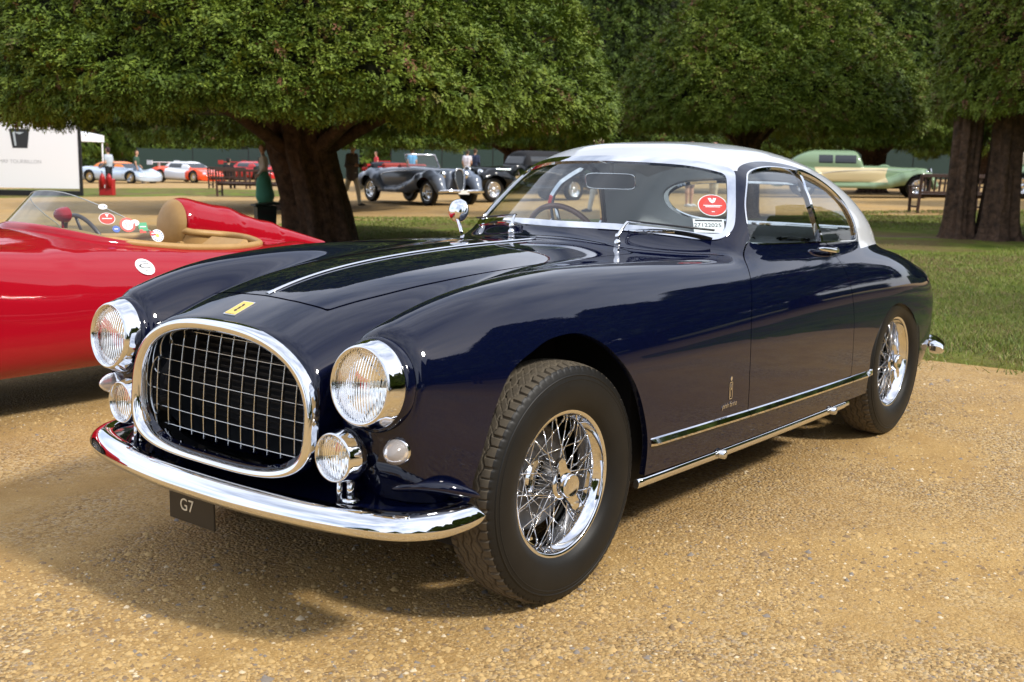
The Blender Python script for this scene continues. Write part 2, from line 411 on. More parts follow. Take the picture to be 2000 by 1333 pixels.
def sheet(name, material, xs, ys, lift=0.0):
    X, Y = np.meshgrid(xs, ys, indexing='ij'); Z = terrain(X, Y)+lift; a, b = X.shape
    idx = np.arange(a*b).reshape(a, b); F = np.stack([idx[:-1, :-1], idx[1:, :-1], idx[1:, 1:], idx[:-1, 1:]], -1).reshape(-1, 4)
    return tag(mesh_obj(name, np.stack([X, Y, Z], -1).reshape(-1, 3), F, material), kind='structure')
ax_ = np.r_[-520, -260, -160, np.arange(-110, 42, 2.0), 80, 200, 500]
sheet('gravel_ground', GRAVEL, ax_, ax_)
def lawn(name, poly, material=LAWN, lift=.045, lip=.16):   # closed outline of ground points, draped on the terrain, with a soft raised edge
    P = np.array([q[:2] for q in poly]); out = []
    for i in range(len(P)):                                 # densify with a slightly ragged edge
        a, b = P[i], P[(i+1) % len(P)]; n = max(2, int(np.linalg.norm(b-a)/.25)); n = min(n, 160)
        nn = np.array([b[1]-a[1], a[0]-b[0]])/max(np.linalg.norm(b-a), 1e-6)
        for t in np.linspace(0, 1, n, endpoint=False): out.append(a*(1-t)+b*t+nn*rng.normal(0, .018)*(1 if np.linalg.norm(a-np.array(CAM_POS[:2])) < 40 else 0))
    bm = bmesh.new(); vs = [bm.verts.new((p[0], p[1], 0)) for p in out]; f = bm.faces.new(vs)
    if f.normal.z < 0: f.normal_flip()
    bmesh.ops.inset_region(bm, faces=[f], thickness=lip, use_even_offset=False)
    inner = max(bm.faces, key=lambda q: q.calc_area()); iv = set(inner.verts)
    bmesh.ops.triangulate(bm, faces=[inner])
    for k in range(4):
        big = [e for e in bm.edges if e.calc_length() > max(3.0, .15*(e.verts[0].co.xy-Vector(CAM_POS[:2])).length)]
        if not big: break
        bmesh.ops.subdivide_edges(bm, edges=big, cuts=1); bmesh.ops.triangulate(bm, faces=[q for q in bm.faces if len(q.verts) > 3])
    ov = {v for e in bm.edges if e.is_boundary for v in e.verts}
    for v in bm.verts: v.co.z = float(terrain(v.co.x, v.co.y))+(-.03 if v in ov else lift)
    bmesh.ops.recalc_face_normals(bm, faces=bm.faces)
    me = bpy.data.meshes.new(name); bm.to_mesh(me); bm.free(); me.materials.append(material)
    for q in me.polygons: q.use_smooth = True
    o = bpy.data.objects.new(name, me); COL.objects.link(o); return tag(o, kind='structure')
og = lambda x, y: tuple(on_ground(x, y)[:2])
LAWN_A = [q_[:2] for q_ in [og(2000, 749), og(1880, 741), og(1790, 737), (-4.6, -.9), (-5.6, -3.0), (-6.6, -6.0), og(470, 476), og(455, 452), og(500, 434), og(640, 428), og(900, 427), og(1100, 424), og(1400, 419), og(1680, 416), og(2000, 413), tuple(at_depth(2900, 27)), tuple(at_depth(3600, 12)), (-6.5, 6.5), (-5.6, 2.4)]]
lawn('lawn', LAWN_A)
lawn('lawn', [tuple(at_depth(-900, 30)), og(160, 388), og(560, 386), og(700, 384), og(700, 372), og(560, 367), og(160, 366), tuple(at_depth(-1200, 41))])
lawn('lawn', [tuple(at_depth(a, 74)) for a in (-1500, 0, 1000, 2000, 3500)]+[tuple(at_depth(a, 140)) for a in (3500, 2000, 1000, 0, -1500)])
lawn('lawn', [(-48, 10.5), (-48, 70), (30, 70), (30, 11.5)])
def soil_patch(name, cx, cy, rx_, ry_, rot):
    pts = []
    for k in range(48):
        a = 2*math.pi*k/48; q = 1+.16*math.sin(3*a+1)+.10*math.sin(7*a)+rng.normal(0, .03); u, v = rx_*q*math.cos(a), ry_*q*math.sin(a); pts.append((cx+u*math.cos(rot)-v*math.sin(rot), cy+u*math.sin(rot)+v*math.cos(rot)))
    lawn(name, pts, mat('bare_soil', (.085, .055, .030), .95, noise=(3, .6, (.17, .115, .055)), bump=(40, .8, .02)), lift=.053, lip=.5)
    return pts
SOIL = soil_patch('bare_soil', *at_depth(1900, 18.6)[:2], 5.2, 1.9, math.atan2(RT2[1], RT2[0]))
SOIL2 = soil_patch('bare_soil', *at_depth(640, 15.8)[:2], 3.0, 1.3, math.atan2(RT2[1], RT2[0]))
# grass blades standing in the near part of the lawn
def grass_blades():
    poly = np.array(LAWN_A)[:, :2]; N = 150000
    d = 6.6+22*rng.random(N)**1.9; px = rng.uniform(1560, 2080, N); far_ = rng.random(N) < .22; px = np.where(far_, rng.uniform(640, 960, N), px); d = np.where(far_, rng.uniform(13, 24, N), d)
    h = np.outer((px-1000)/CAM_F*d, RT2)+np.outer(d, FW2); x = CAM_POS[0]+h[:, 0]; y = CAM_POS[1]+h[:, 1]
    worn = np.sin(x*1.3+np.sin(y*1.9))+np.sin(y*1.7+1.2*np.sin(x*.9))+rng.normal(0, .45, N); ok = (poly_sd(x, y, poly) < -.05) & (poly_sd(x, y, np.array(SOIL)) > rng.normal(0, .25, N)) & (poly_sd(x, y, np.array(SOIL2)) > .1) & (worn < .8); x, y, d = x[ok], y[ok], d[ok]; n = len(x); z = terrain(x, y)+.035
    a = rng.uniform(0, 2*math.pi, n); hh = rng.uniform(.018, .050, n); w_ = rng.uniform(.0022, .005, n)*np.maximum(1, d/9); ln = rng.normal(0, .02, (n, 2))
    p0 = np.stack([x-np.cos(a)*w_, y-np.sin(a)*w_, z], 1); p1 = np.stack([x+np.cos(a)*w_, y+np.sin(a)*w_, z], 1); p2 = np.stack([x+ln[:, 0], y+ln[:, 1], z+hh], 1)
    P = np.stack([p0, p1, p2], 1).reshape(-1, 3); F = np.arange(3*n).reshape(-1, 3)
    GB = [mat('blade_a', (.16, .21, .024), .6), mat('blade_b', (.23, .26, .045), .6), mat('blade_c', (.08, .125, .015), .6), mat('blade_dry', (.27, .21, .09), .7)]
    tag(mesh_obj('grass', P, F, mats=GB, mi=rng.choice(4, n, p=[.37, .25, .20, .18]), smooth=False), 'short green mown grass on the lawn behind the coupe', 'grass', kind='stuff')
grass_blades()
def pebbles():
    N = 75000
    d = 2.3+9*rng.random(N)**1.35; px = rng.uniform(-120, 2120, N); h = np.outer((px-1000)/CAM_F*d, RT2)+np.outer(d, FW2); x = CAM_POS[0]+h[:, 0]; y = CAM_POS[1]+h[:, 1]
    cl = np.sin(x*1.7+1.3*np.sin(y*1.1))+np.sin(y*2.1+1.1*np.sin(x*1.6+.7))+.9*np.sin((x+y)*4.3)+.5*np.sin((x-1.7*y)*9.1)+rng.normal(0, .7, N)
    ok = (cl > .1) & (poly_sd(x, y, np.array(LAWN_A)[:, :2]) > .02); x, y, d = x[ok], y[ok], d[ok]; n = len(x)
    r = np.clip(rng.lognormal(-5.45, .45, n), .002, .015); r *= np.maximum(1, d/5.5)
    big = rng.random(n) < .0012; r = np.where(big, rng.uniform(.011, .02, n), r)
    base = np.array([(1, 0, 0), (.31, .95, 0), (-.81, .59, 0), (-.81, -.59, 0), (.31, -.95, 0), (.1, .05, .75)]); V = base[None]*rng.uniform(.65, 1.25, (n, 6, 1))
    a = rng.uniform(0, 2*math.pi, n); ca, sa = np.cos(a)[:, None], np.sin(a)[:, None]; st = rng.uniform(.6, 1.2, (n, 1))
    X = V[..., 0]*r[:, None]; Y = V[..., 1]*r[:, None]*st
    P = np.stack([x[:, None]+X*ca-Y*sa, y[:, None]+X*sa+Y*ca, V[..., 2]*r[:, None]*rng.uniform(.6, 1.1, (n, 1))+.0003], -1).reshape(-1, 3)
    F = (np.array([(0, 1, 5), (1, 2, 5), (2, 3, 5), (3, 4, 5), (4, 0, 5)])[None]+6*np.arange(n)[:, None, None]).reshape(-1, 3)
    MS = [mat('pebble_ochre', (.48, .32, .13), .85), mat('pebble_pale', (.60, .48, .31), .8), mat('pebble_brown', (.22, .145, .075), .85), mat('pebble_grey', (.22, .185, .15), .85)]
    tag(mesh_obj('pebbles', P, F, mats=MS, mi=np.repeat(rng.choice(4, n, p=[.66, .06, .20, .08]), 5)), 'loose sandy pebbles scattered over the gravel drive', 'gravel', kind='stuff')
pebbles()
# ------------------------------------------------------------------ clipped yew trees
BARK = mat('yew_bark', (.034, .020, .012), .9, noise=(9, .35, (.12, .068, .040)), bump=(16, 1.0, .045))
def foliage_mat(name, cols):
    m, n, b, co = node_mat(name); at = n.nodes.new('ShaderNodeAttribute'); at.attribute_name = 'tint'
    c = ramp(n, at.outputs['Fac'], cols); n.links.new(c, b.inputs['Base Color']); b.inputs['Roughness'].default_value = .62; b.inputs['Specular IOR Level'].default_value = .3
    return m
YEW = foliage_mat('yew_needles', [(0, (.030, .052, .006)), (.45, (.075, .120, .010)), (.80, (.135, .185, .016)), (.93, (.19, .235, .028)), (.965, (.10, .06, .02)), (1, (.15, .065, .025))])
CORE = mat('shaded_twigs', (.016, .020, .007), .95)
def sprig_template(k, size=1.0):      # a flat drooping spray of needle tufts
    r_ = np.random.default_rng(100+k); P = []; F = []
    n = 14
    for i in range(n):
        t = i/(n-1); s = -1 if i % 2 else 1; base = np.array([t*.16*s*0+s*.012, -.10+.22*t, -.02*t*t+.01*r_.normal()]); ang = s*R(r_.uniform(28, 62)); l = (.085-.045*t)*r_.uniform(.8, 1.25); w_ = l*r_.uniform(.24, .36)
        d = np.array([math.sin(ang), math.cos(ang), r_.normal(-.05, .28)]); d /= np.linalg.norm(d); q = np.cross(d, [r_.normal(0, .5), r_.normal(0, .5), 1]); q /= np.linalg.norm(q)
        b = len(P); P += [base+d*l*.12+q*w_, base+d*l*1.1, base+d*l*.12-q*w_]; F += [(b, b+1, b+2)]
    return np.array(P)*size, np.array(F)
SPRIGS = [sprig_template(k) for k in range(5)]
def crown_mesh(name, prof, count, seed, size=1.0, lump=.16, parent=None, squash=(1, 1), facing=None, clip=None, lobes=7, brown=.03, shade=0.0):  # leaf colour is shifted per tree to imitate sunlit and shaded crowns
    # prof: (z, r) outline of the crown from its lower rim to the top; the underside closes towards the trunk
    g = np.random.default_rng(seed); z = np.array([p[0] for p in prof]); r = np.array([p[1] for p in prof])
    seg = np.hypot(np.diff(z), np.diff(r))*(r[1:]+r[:-1]+.05); cs = np.r_[0, np.cumsum(seg)]/seg.sum()
    n = int(count*1.0); u = g.random(n); zz = np.interp(u, cs, z); rr = np.interp(u, cs, r); a = g.uniform(0, 2*math.pi, n)
    if facing is not None:            # the side towards the paths is denser
        a = np.where(g.random(n) < .45, facing+g.normal(0, .75, n), a)
    dz = np.interp(u+.004, cs, z)-np.interp(u-.004, cs, z); dr = np.interp(u+.004, cs, r)-np.interp(u-.004, cs, r); l = np.hypot(dz, dr)+1e-9
    nr, nz = dz/l, -dr/l
    ph = g.uniform(0, 6, 8)
    L = lump*(np.sin(a*lobes+ph[0]+zz*1.3)*.35+np.sin(zz*3.1+a*3+ph[1])*.35+np.sin(a*17+zz*5+ph[2])*.35+np.sin(zz*9+a*11+ph[3])*.3+np.sin(a*31-zz*13+ph[5])*.2)
    off = L-np.abs(g.normal(0, .07, n))*size*1.2
    x = (rr+nr*off)*np.cos(a)*squash[0]; y = (rr+nr*off)*np.sin(a)*squash[1]; zq = zz+nz*off
    N = np.stack([nr*np.cos(a), nr*np.sin(a), nz], 1)
    # frame: sprig +Y points outwards and droops, +Z roughly along the surface normal and up
    Yv = N*.75+np.array([0, 0, -.42])+g.normal(0, .42, (n, 3)); Yv /= np.linalg.norm(Yv, axis=1)[:, None]
    Zv = N*.5+np.array([0, 0, .9])+g.normal(0, .30, (n, 3)); Xv = np.cross(Yv, Zv); Xv /= np.linalg.norm(Xv, axis=1)[:, None]; Zv = np.cross(Xv, Yv)
    M = np.stack([Xv, Yv, Zv], -1)*(g.uniform(.75, 1.35, n)*size)[:, None, None]; O = np.stack([x, y, zq], 1)
    keep = np.ones(n, bool)
    if clip is not None: keep = clip(O)
    patch = np.sin(a*5+zz*2.2+ph[4])+np.sin(a*9-zz*3.7+ph[6])+.6*np.sin(a*21+zz*7+ph[7])
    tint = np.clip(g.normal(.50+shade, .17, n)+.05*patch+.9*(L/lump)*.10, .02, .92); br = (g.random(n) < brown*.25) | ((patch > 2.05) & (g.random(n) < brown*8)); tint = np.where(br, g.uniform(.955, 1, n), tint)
    PP = []; FF = []; TT = []; b = 0
    for k, (sp, sf) in enumerate(SPRIGS):
        i = np.nonzero(keep & (np.arange(n) % len(SPRIGS) == k))[0]
        V = np.einsum('nij,mj->nmi', M[i], sp)+O[i][:, None]; m = len(sp)
        PP.append(V.reshape(-1, 3)); FF.append((sf[None]+(b+m*np.arange(len(i)))[:, None, None]).reshape(-1, 3)); TT.append(np.repeat(np.clip(tint[i][:, None]+g.normal(0, .05, (len(i), 1)), 0, 1), len(sf), 1).ravel()); b += len(i)*m
    o = mesh_obj(name, np.vstack(PP), np.vstack(FF), YEW, parent, smooth=False)
    at = o.data.attributes.new('tint', 'FLOAT', 'FACE'); at.data.foreach_set('value', np.concatenate(TT).astype(np.float32))
    tag(o, kind='stuff')
    # opaque heart of twigs
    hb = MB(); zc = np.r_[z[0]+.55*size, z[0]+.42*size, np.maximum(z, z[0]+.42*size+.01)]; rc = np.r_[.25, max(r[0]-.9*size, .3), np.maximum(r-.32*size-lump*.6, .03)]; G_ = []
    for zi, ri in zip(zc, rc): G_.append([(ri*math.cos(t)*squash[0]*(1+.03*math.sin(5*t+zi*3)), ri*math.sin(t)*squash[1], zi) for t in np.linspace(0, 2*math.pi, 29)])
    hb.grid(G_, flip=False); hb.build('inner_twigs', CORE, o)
    return o
def trunk(parent, path, radii, seed, n=30, flutes=6, depth=.22, flare=1.7):
    g = np.random.default_rng(seed); pts = catmull(path, 6); rad = np.interp(np.linspace(0, 1, len(pts)), np.linspace(0, 1, len(radii)), radii); P = []; ph = g.uniform(0, 6, 4)
    for i, (p, r_) in enumerate(zip(pts, rad)):
        t = i/(len(pts)-1)
        for j in range(n*2):
            a = 2*math.pi*j/(n*2); f = 1+depth*(math.sin(flutes*a+ph[0]+2.2*t)*.6+math.sin((flutes*2+1)*a+ph[1]-3*t)*.35+.25*math.sin(23*a+ph[2]+4*t))
            fl = 1+flare*max(0, .16-t)**1.5*(1+.7*math.sin(5*a+ph[3]))*5
            P.append(p+np.array([math.cos(a), math.sin(a), 0])*r_*f*fl)
    m = n*2; F = [(i*m+j, i*m+(j+1) % m, (i+1)*m+(j+1) % m, (i+1)*m+j) for i in range(len(pts)-1) for j in range(m)]
    return mesh_obj('trunk', P, F, BARK, parent)
def limb(parent, path, r0, r1):
    q = MB(); pts = catmull(path, 5); q.tube(pts, np.linspace(r0, r1, len(pts)), 10); q.build('limb', BARK, parent)
def yew(px, depth, prof, count, seed, label, trunk_r, lean=(0, 0), size=1.0, trunk_px=None, group=None, limbs=5, pos=None, **kw):
    p = np.array(pos, float) if pos is not None else at_depth(px, depth); p[2] = terrain(p[0], p[1])
    t = empty('yew_tree', tuple(p), 0, label, 'tree', group)
    fc = math.atan2(CAM_POS[1]-p[1], CAM_POS[0]-p[0])
    c = crown_mesh('crown', prof, count, seed, size, parent=t, facing=fc, **kw)
    z0 = prof[0][0]; q = np.zeros(3) if trunk_px is None else at_depth(trunk_px, depth)-p; q[2] = 0
    top = np.array([lean[0], lean[1], 0]); g = np.random.default_rng(seed)
    trunk(t, [q+[0, 0, -.12], q+[0, 0, .3], q+top*.3+[0, 0, z0*.55], q+top*.7+[0, 0, z0], q+top+[0, 0, z0+1.4]], [trunk_r*1.35, trunk_r*1.06, trunk_r*.95, trunk_r*.95, trunk_r*.6], seed)
    rim = prof[1][1]
    for k in range(limbs):
        a = 2*math.pi*k/limbs+g.uniform(-.3, .3); d = np.array([math.cos(a), math.sin(a), 0]); b = q+top*.6
        limb(t, [b+[0, 0, z0*.80]+d*trunk_r*.5, b+d*rim*.3+[0, 0, z0+.28], b+d*rim*.58+[0, 0, z0+.45]], trunk_r*.26, trunk_r*.08)
    return t
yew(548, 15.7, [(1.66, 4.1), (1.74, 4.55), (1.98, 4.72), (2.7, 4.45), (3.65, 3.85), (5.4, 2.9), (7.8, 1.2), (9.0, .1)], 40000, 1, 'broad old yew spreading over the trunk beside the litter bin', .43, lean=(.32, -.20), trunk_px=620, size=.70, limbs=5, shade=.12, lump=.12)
yew(590, 29, [(1.66, 3.9), (1.73, 4.25), (2.3, 4.3), (3.6, 3.9), (5.6, 2.6), (7.8, .9), (8.6, .1)], 15000, 2, 'clipped yew standing behind the broad old yew, with a straight cut skirt', .5, size=.95, lump=.08)
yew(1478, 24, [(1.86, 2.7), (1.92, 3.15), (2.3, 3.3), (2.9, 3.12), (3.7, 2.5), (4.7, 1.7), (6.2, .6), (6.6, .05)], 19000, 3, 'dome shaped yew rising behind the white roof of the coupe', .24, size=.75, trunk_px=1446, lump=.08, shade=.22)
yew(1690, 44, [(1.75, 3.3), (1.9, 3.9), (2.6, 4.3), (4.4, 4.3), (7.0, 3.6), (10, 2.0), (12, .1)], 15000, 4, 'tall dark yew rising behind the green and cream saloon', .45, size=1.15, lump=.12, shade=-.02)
yew(2150, 18.3, [(1.98, 2.62), (2.04, 2.80), (2.4, 2.88), (3.8, 2.88), (5.4, 2.2), (7.0, 1.1), (7.7, .1)], 20000, 5, 'clipped yew, leaves tinted as if sunlit, over a pair of stout trunks by the bench', .225, trunk_px=1863, lean=(.02, .05), size=.72, limbs=0, lump=.08, shade=.36)  # leaf colour raised to stand in for sunlight on this crown
rt = [o for o in COL.objects if o.name.startswith('yew_tree')][-1]
q_ = at_depth(1941, 18.0)-np.array(rt.location); q_[2] = 0
trunk(rt, [q_+[0, 0, -.12], q_+[0, 0, .3], q_+[.02, .02, 1.2], q_+[.03, .04, 2.1], q_+[.1, .2, 3.2]], [.40, .29, .240, .235, .2], 55)
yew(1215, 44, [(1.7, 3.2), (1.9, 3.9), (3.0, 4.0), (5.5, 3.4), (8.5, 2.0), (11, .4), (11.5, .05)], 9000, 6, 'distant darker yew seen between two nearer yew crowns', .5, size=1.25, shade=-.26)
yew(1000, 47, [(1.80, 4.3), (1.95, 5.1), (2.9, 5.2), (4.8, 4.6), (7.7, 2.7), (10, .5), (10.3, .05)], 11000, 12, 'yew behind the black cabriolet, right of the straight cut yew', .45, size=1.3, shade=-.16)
FARY = ['far yew at the display board end of the garden', 'far yew behind the marquee', 'far yew behind the orange red racing car', 'far yew behind the slate blue convertible', 'far yew beyond the coupe roof, behind the dome shaped yew', 'far yew behind the yellow sports car', 'far yew beyond the pair of stout trunks', 'far yew at the end of the long lawn past the stout trunks']
def yew_copy(src, pos, label, group, rz):
    c = copy_tree(src); c.location = (pos[0], pos[1], float(terrain(pos[0], pos[1]))); c.rotation_euler = (0, 0, rz); return tag(c, label, 'tree', group)
for i, (px, d) in enumerate(((-460, 31), (120, 78), (330, 80), (820, 78), (1480, 66), (1900, 62), (2150, 40), (2420, 30))):
    if i == 0: far0 = yew(px, d, [(1.5, 3.2), (1.7, 3.9), (2.8, 4.0), (4.7, 3.3), (7.2, 1.9), (9.0, .3), (9.2, .05)], 7000, 20, FARY[i], .45, size=1.7, group='far yews')
    else: yew_copy(far0, at_depth(px, d), FARY[i], 'far yews', i*1.7)
for i, (x, y) in enumerate(((-31, 13), (-21.5, 15), (-12, 15.5), (-4.0, 15.5), (1.5, 16.5), (11, 17.5), (19, 9), (22, 0))):
    c_ = yew_copy(far0, (x, y), 'yew of the opposite row, mirrored dark in the coupe flank', 'yews of the opposite row', i*2.3); k_ = 1.48 if x < -8 else (1.2 if x < 5 else .85); c_.scale = (k_, k_, k_*(1.0+.08*math.sin(i*3.7+.5)))
def far_wood():                       # the wood that closes the garden, far off
    g = np.random.default_rng(77); n = 17000; px = g.uniform(-900, 3300, n); dep = 108+g.normal(0, 2.0, n)-6*g.random(n); hmax = 9+2.5*np.sin(px*.011)+1.8*np.sin(px*.027+1)+1.2*np.sin(px*.061)
    hz = hmax*g.random(n)**.8; h_ = np.outer((px-1000)/CAM_F*dep, RT2)+np.outer(dep, FW2); x = CAM_POS[0]+h_[:, 0]; y = CAM_POS[1]+h_[:, 1]; z = terrain(x, y)+hz; O = np.stack([x, y, z], 1); N = -np.r_[FW2, -.4]
    Yv = N*.6+np.array([0, 0, -.3])+g.normal(0, .5, (n, 3)); Yv /= np.linalg.norm(Yv, axis=1)[:, None]; Zv = np.array([0, 0, 1.])+g.normal(0, .4, (n, 3)); Xv = np.cross(Yv, Zv); Xv /= np.linalg.norm(Xv, axis=1)[:, None]; Zv = np.cross(Xv, Yv); M = np.stack([Xv, Yv, Zv], -1)*g.uniform(4.5, 7.5, n)[:, None, None]
    sp, sf = SPRIGS[0]; m = len(sp); V = np.einsum('nij,mj->nmi', M, sp)+O[:, None]; F = (sf[None]+(m*np.arange(n))[:, None, None]).reshape(-1, 3)
    o = mesh_obj('far_wood', V.reshape(-1, 3), F, YEW, smooth=False); at = o.data.attributes.new('tint', 'FLOAT', 'FACE'); at.data.foreach_set('value', np.repeat(np.clip(g.normal(.42, .15, n), 0, .9), len(sf)).astype(np.float32))
    tag(o, 'far off dark green wood closing the garden', 'wood', kind='stuff')
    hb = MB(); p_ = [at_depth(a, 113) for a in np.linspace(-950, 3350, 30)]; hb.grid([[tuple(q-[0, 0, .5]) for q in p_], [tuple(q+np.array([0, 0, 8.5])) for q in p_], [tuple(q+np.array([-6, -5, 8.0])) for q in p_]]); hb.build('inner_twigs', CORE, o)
far_wood()

def hedge():                          # clipped hedge behind the opposite row, added to close bright gaps in the flank reflection
    g = np.random.default_rng(5); n = 9000; o0 = empty('hedge', (-20, 24, float(terrain(-20, 24))), 0, 'long clipped hedge behind the opposite row of yews, added to darken the coupe flank reflection', 'hedge')
    x = g.uniform(-50, 50, n); z = 3.0*g.random(n)**.8; y = -1.0-.25*np.abs(g.normal(0, 1, n)); top_ = g.random(n) < .3; z = np.where(top_, 3.0-.2*np.abs(g.normal(0, 1, n)), z); y = np.where(top_, g.uniform(-1, 1, n), y); O = np.stack([x, y, z], 1)
    Yv = np.array([0, -.7, -.2])+g.normal(0, .5, (n, 3)); Yv /= np.linalg.norm(Yv, axis=1)[:, None]; Zv = np.array([0, -.3, 1.])+g.normal(0, .3, (n, 3)); Xv = np.cross(Yv, Zv); Xv /= np.linalg.norm(Xv, axis=1)[:, None]; Zv = np.cross(Xv, Yv); M = np.stack([Xv, Yv, Zv], -1)*g.uniform(1.8, 2.8, n)[:, None, None]
    sp, sf = SPRIGS[1]; m = len(sp); V = np.einsum('nij,mj->nmi', M, sp)+O[:, None]; c = mesh_obj('foliage', V.reshape(-1, 3), (sf[None]+(m*np.arange(n))[:, None, None]).reshape(-1, 3), YEW, o0, smooth=False)
    at = c.data.attributes.new('tint', 'FLOAT', 'FACE'); at.data.foreach_set('value', np.repeat(np.clip(g.normal(.45, .15, n), 0, .9), len(sf)).astype(np.float32)); tag(c, kind='stuff')
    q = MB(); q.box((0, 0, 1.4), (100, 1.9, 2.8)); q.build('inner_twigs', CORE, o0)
hedge()
# ------------------------------------------------------------------ the dark blue coupe (front axle at x = 0, nose towards +x)
WB = 2.718; AXZ = .3545
def coupe_field():
    kx = [.60, .45, .30, .10, -.15, -.50, -1.00, -1.50, -2.00, -2.40, -2.72, -3.00, -3.30, -3.62]
    Wd = spline(kx, [.668, .704, .736, .762, .777, .784, .786, .783, .775, .768, .762, .745, .705, .62])
    Yc = spline(kx, [.548, .552, .560, .568, .575, .580, .590, .595, .600, .610, .615, .600, .565, .50])
    Zt = spline(kx, [.838, .886, .920, .944, .957, .956, .946, .938, .930, .922, .892, .842, .760, .64])
    Zc = spline(kx, [.712, .690, .660, .630, .615, .600, .580, .570, .570, .580, .590, .580, .560, .54])
    Zb = spline(kx, [.40, .30, .22, .15, .10, .10, .10, .10, .10, .10, .10, .14, .20, .25])
    Ai = spline(kx, [.122, .140, .175, .23, .30, .40, .45, .45, .45, .45, .45, .45, .42, .36])
    Nt = spline(kx, [2.0, 2.05, 2.15, 2.25, 2.3, 2.4, 2.6, 2.7, 2.6, 2.4, 2.3, 2.2, 2.1, 2.0])
    Nb = spline(kx, [2.2, 2.6, 3.0, 3.2, 3.2, 3.2, 3.2, 3.2, 3.2, 3.2, 3.2, 3.0, 2.8, 2.5])
    hx = [.70, .66, .50, .325, .115, -.116, -.373, -.80, -1.10, -1.6, -2.2, -2.7, -3.0, -3.3, -3.62]
    Ch = spline(hx, [.792, .810, .872, .917, .947, .965, .976, .982, .985, .97, .945, .915, .868, .78, .64])
    Ca = spline(hx, [.388, .390, .405, .430, .465, .50, .54, .60, .62, .62, .62, .62, .60, .55, .46])
    Cz = spline(hx, [.618, .618, .64, .66, .68, .68, .68, .66, .6, .6, .6, .6, .58, .56, .54])
    Cn = spline(hx, [2.9, 2.9, 2.9, 2.9, 2.9, 2.9, 2.9, 2.8, 2.7, 2.7, 2.6, 2.5, 2.4, 2.3, 2.2])
    Cb = spline(hx, [.42, .42, .38, .30, .2, .1, .1, .1, .1, .1, .1, .1, .14, .2, .25])
    K = spline([.7, .45, .2, -.2, -.8, -3.6], [.05, .075, .10, .12, .12, .14])
    gx = [-.80, -1.0, -1.3, -1.6, -1.85, -2.1, -2.4, -2.7, -3.0, -3.25]
    Gt = spline(gx, [1.22, 1.28, 1.338, 1.362, 1.368, 1.352, 1.285, 1.160, .985, .80])
    Gw = spline(gx, [.67, .676, .688, .694, .694, .688, .668, .605, .47, .30])
    Gn = spline(gx, [2.8, 2.8, 2.75, 2.7, 2.7, 2.7, 2.6, 2.4, 2.2, 2.0])
    def se(u, v, n):                 # superellipse pseudo-distance from normalised offsets (dimension restored by caller)
        return (u**n+v**n+1e-9)**(1/n)
    def F(x, y, z, parts=False):
        y = np.sqrt(y*y+1e-8)
        wd, yc, zt, zc, zb, ai, nt_, nb_ = (f(x) for f in (Wd, Yc, Zt, Zc, Zb, Ai, Nt, Nb))
        dy = y-yc; a = np.where(dy > 0, wd-yc, ai); up = z > zc
        b = np.where(up, zt-zc, zc-zb); n = np.where(up, nt_, nb_)
        u = np.abs(dy)/a; v = np.abs(z-zc)/b; r = se(u, v, n)
        gl = np.sqrt((u**(n-1)/a)**2+(v**(n-1)/b)**2+1e-12)*r**(1-n)
        T = (r-1)/np.maximum(gl, 1.5)
        # front of the wings: headlamp plane leaning back, drawn in below
        xf = .592-.12*(z-.71)-.55*np.maximum(.60-z, 0)**1.2-.20*np.maximum(y-.548, 0)
        T = smax(T, (x-xf)*.95, .05)
        ch, ca, cz, cn, cb = (f(x) for f in (Ch, Ca, Cz, Cn, Cb))
        up = z > cz; b = np.where(up, ch-cz, cz-cb); u = y/ca; v = np.abs(z-cz)/b; r = se(u, v, cn)
        gl = np.sqrt((u**(cn-1)/ca)**2+(v**(cn-1)/b)**2+1e-12)*r**(1-cn)
        C = (r-1)/np.maximum(gl, 1.2)
        C = smax(C, (x-(.668-.10*(z-.62)-.12*y*y)), .03)
        D = smax(smax(y-.66, np.abs(z-.53)-.21, .12), x-.50+.25*np.maximum(y-.3, 0)**2, .08)
        C = smin(C, D, .06)
        B = smin(T, C, K(x))
        xr = -3.62+.30*y*y+.35*np.maximum(z-.62, 0)+.25*np.maximum(.45-z, 0)
        B = smax(B, (xr-x)*.95, .22)
        gt, gw, gn = Gt(x), Gw(x), Gn(x); z0 = .88
        u = y/gw; v = np.abs(z-z0)/(gt-z0+1e-6); v = np.where(gt > z0+.01, v, 10+v*0); r = se(u, v, gn)
        gl = np.sqrt((u**(gn-1)/gw)**2+(v**(gn-1)/np.maximum(gt-z0, .02))**2+1e-12)*r**(1-gn)
        G = (r-1)/np.maximum(gl, 1.0)
        wsx = (x+.945+1.27*(z-1.02)+.62*y*y+.25*y**4)/np.sqrt(1+1.27**2+(1.24*y)**2)
        G = smax(G, wsx, .11)
        return (B, G) if parts else smin(B, G, .075)
    return F
COUPE_F = coupe_field()
def bis(f, a, b, it=24):             # root of f between arrays a (inside, f<0) and b (outside)
    a = np.array(a, float); b = np.array(b, float)
    for i in range(it):
        m = (a+b)/2; v = f(m) < 0; a = np.where(v, m, a); b = np.where(v, b, m)
    return (a+b)/2
def coupe_side(x, z):
    x, z = np.broadcast_arrays(np.asarray(x, float), np.asarray(z, float)); return bis(lambda y: COUPE_F(x, y, z), x*0+.3, x*0+1.)
def coupe_top(x, y):
    x, y = np.broadcast_arrays(np.asarray(x, float), np.asarray(y, float)); return bis(lambda z: COUPE_F(x, y, z), x*0+.6, x*0+1.5)
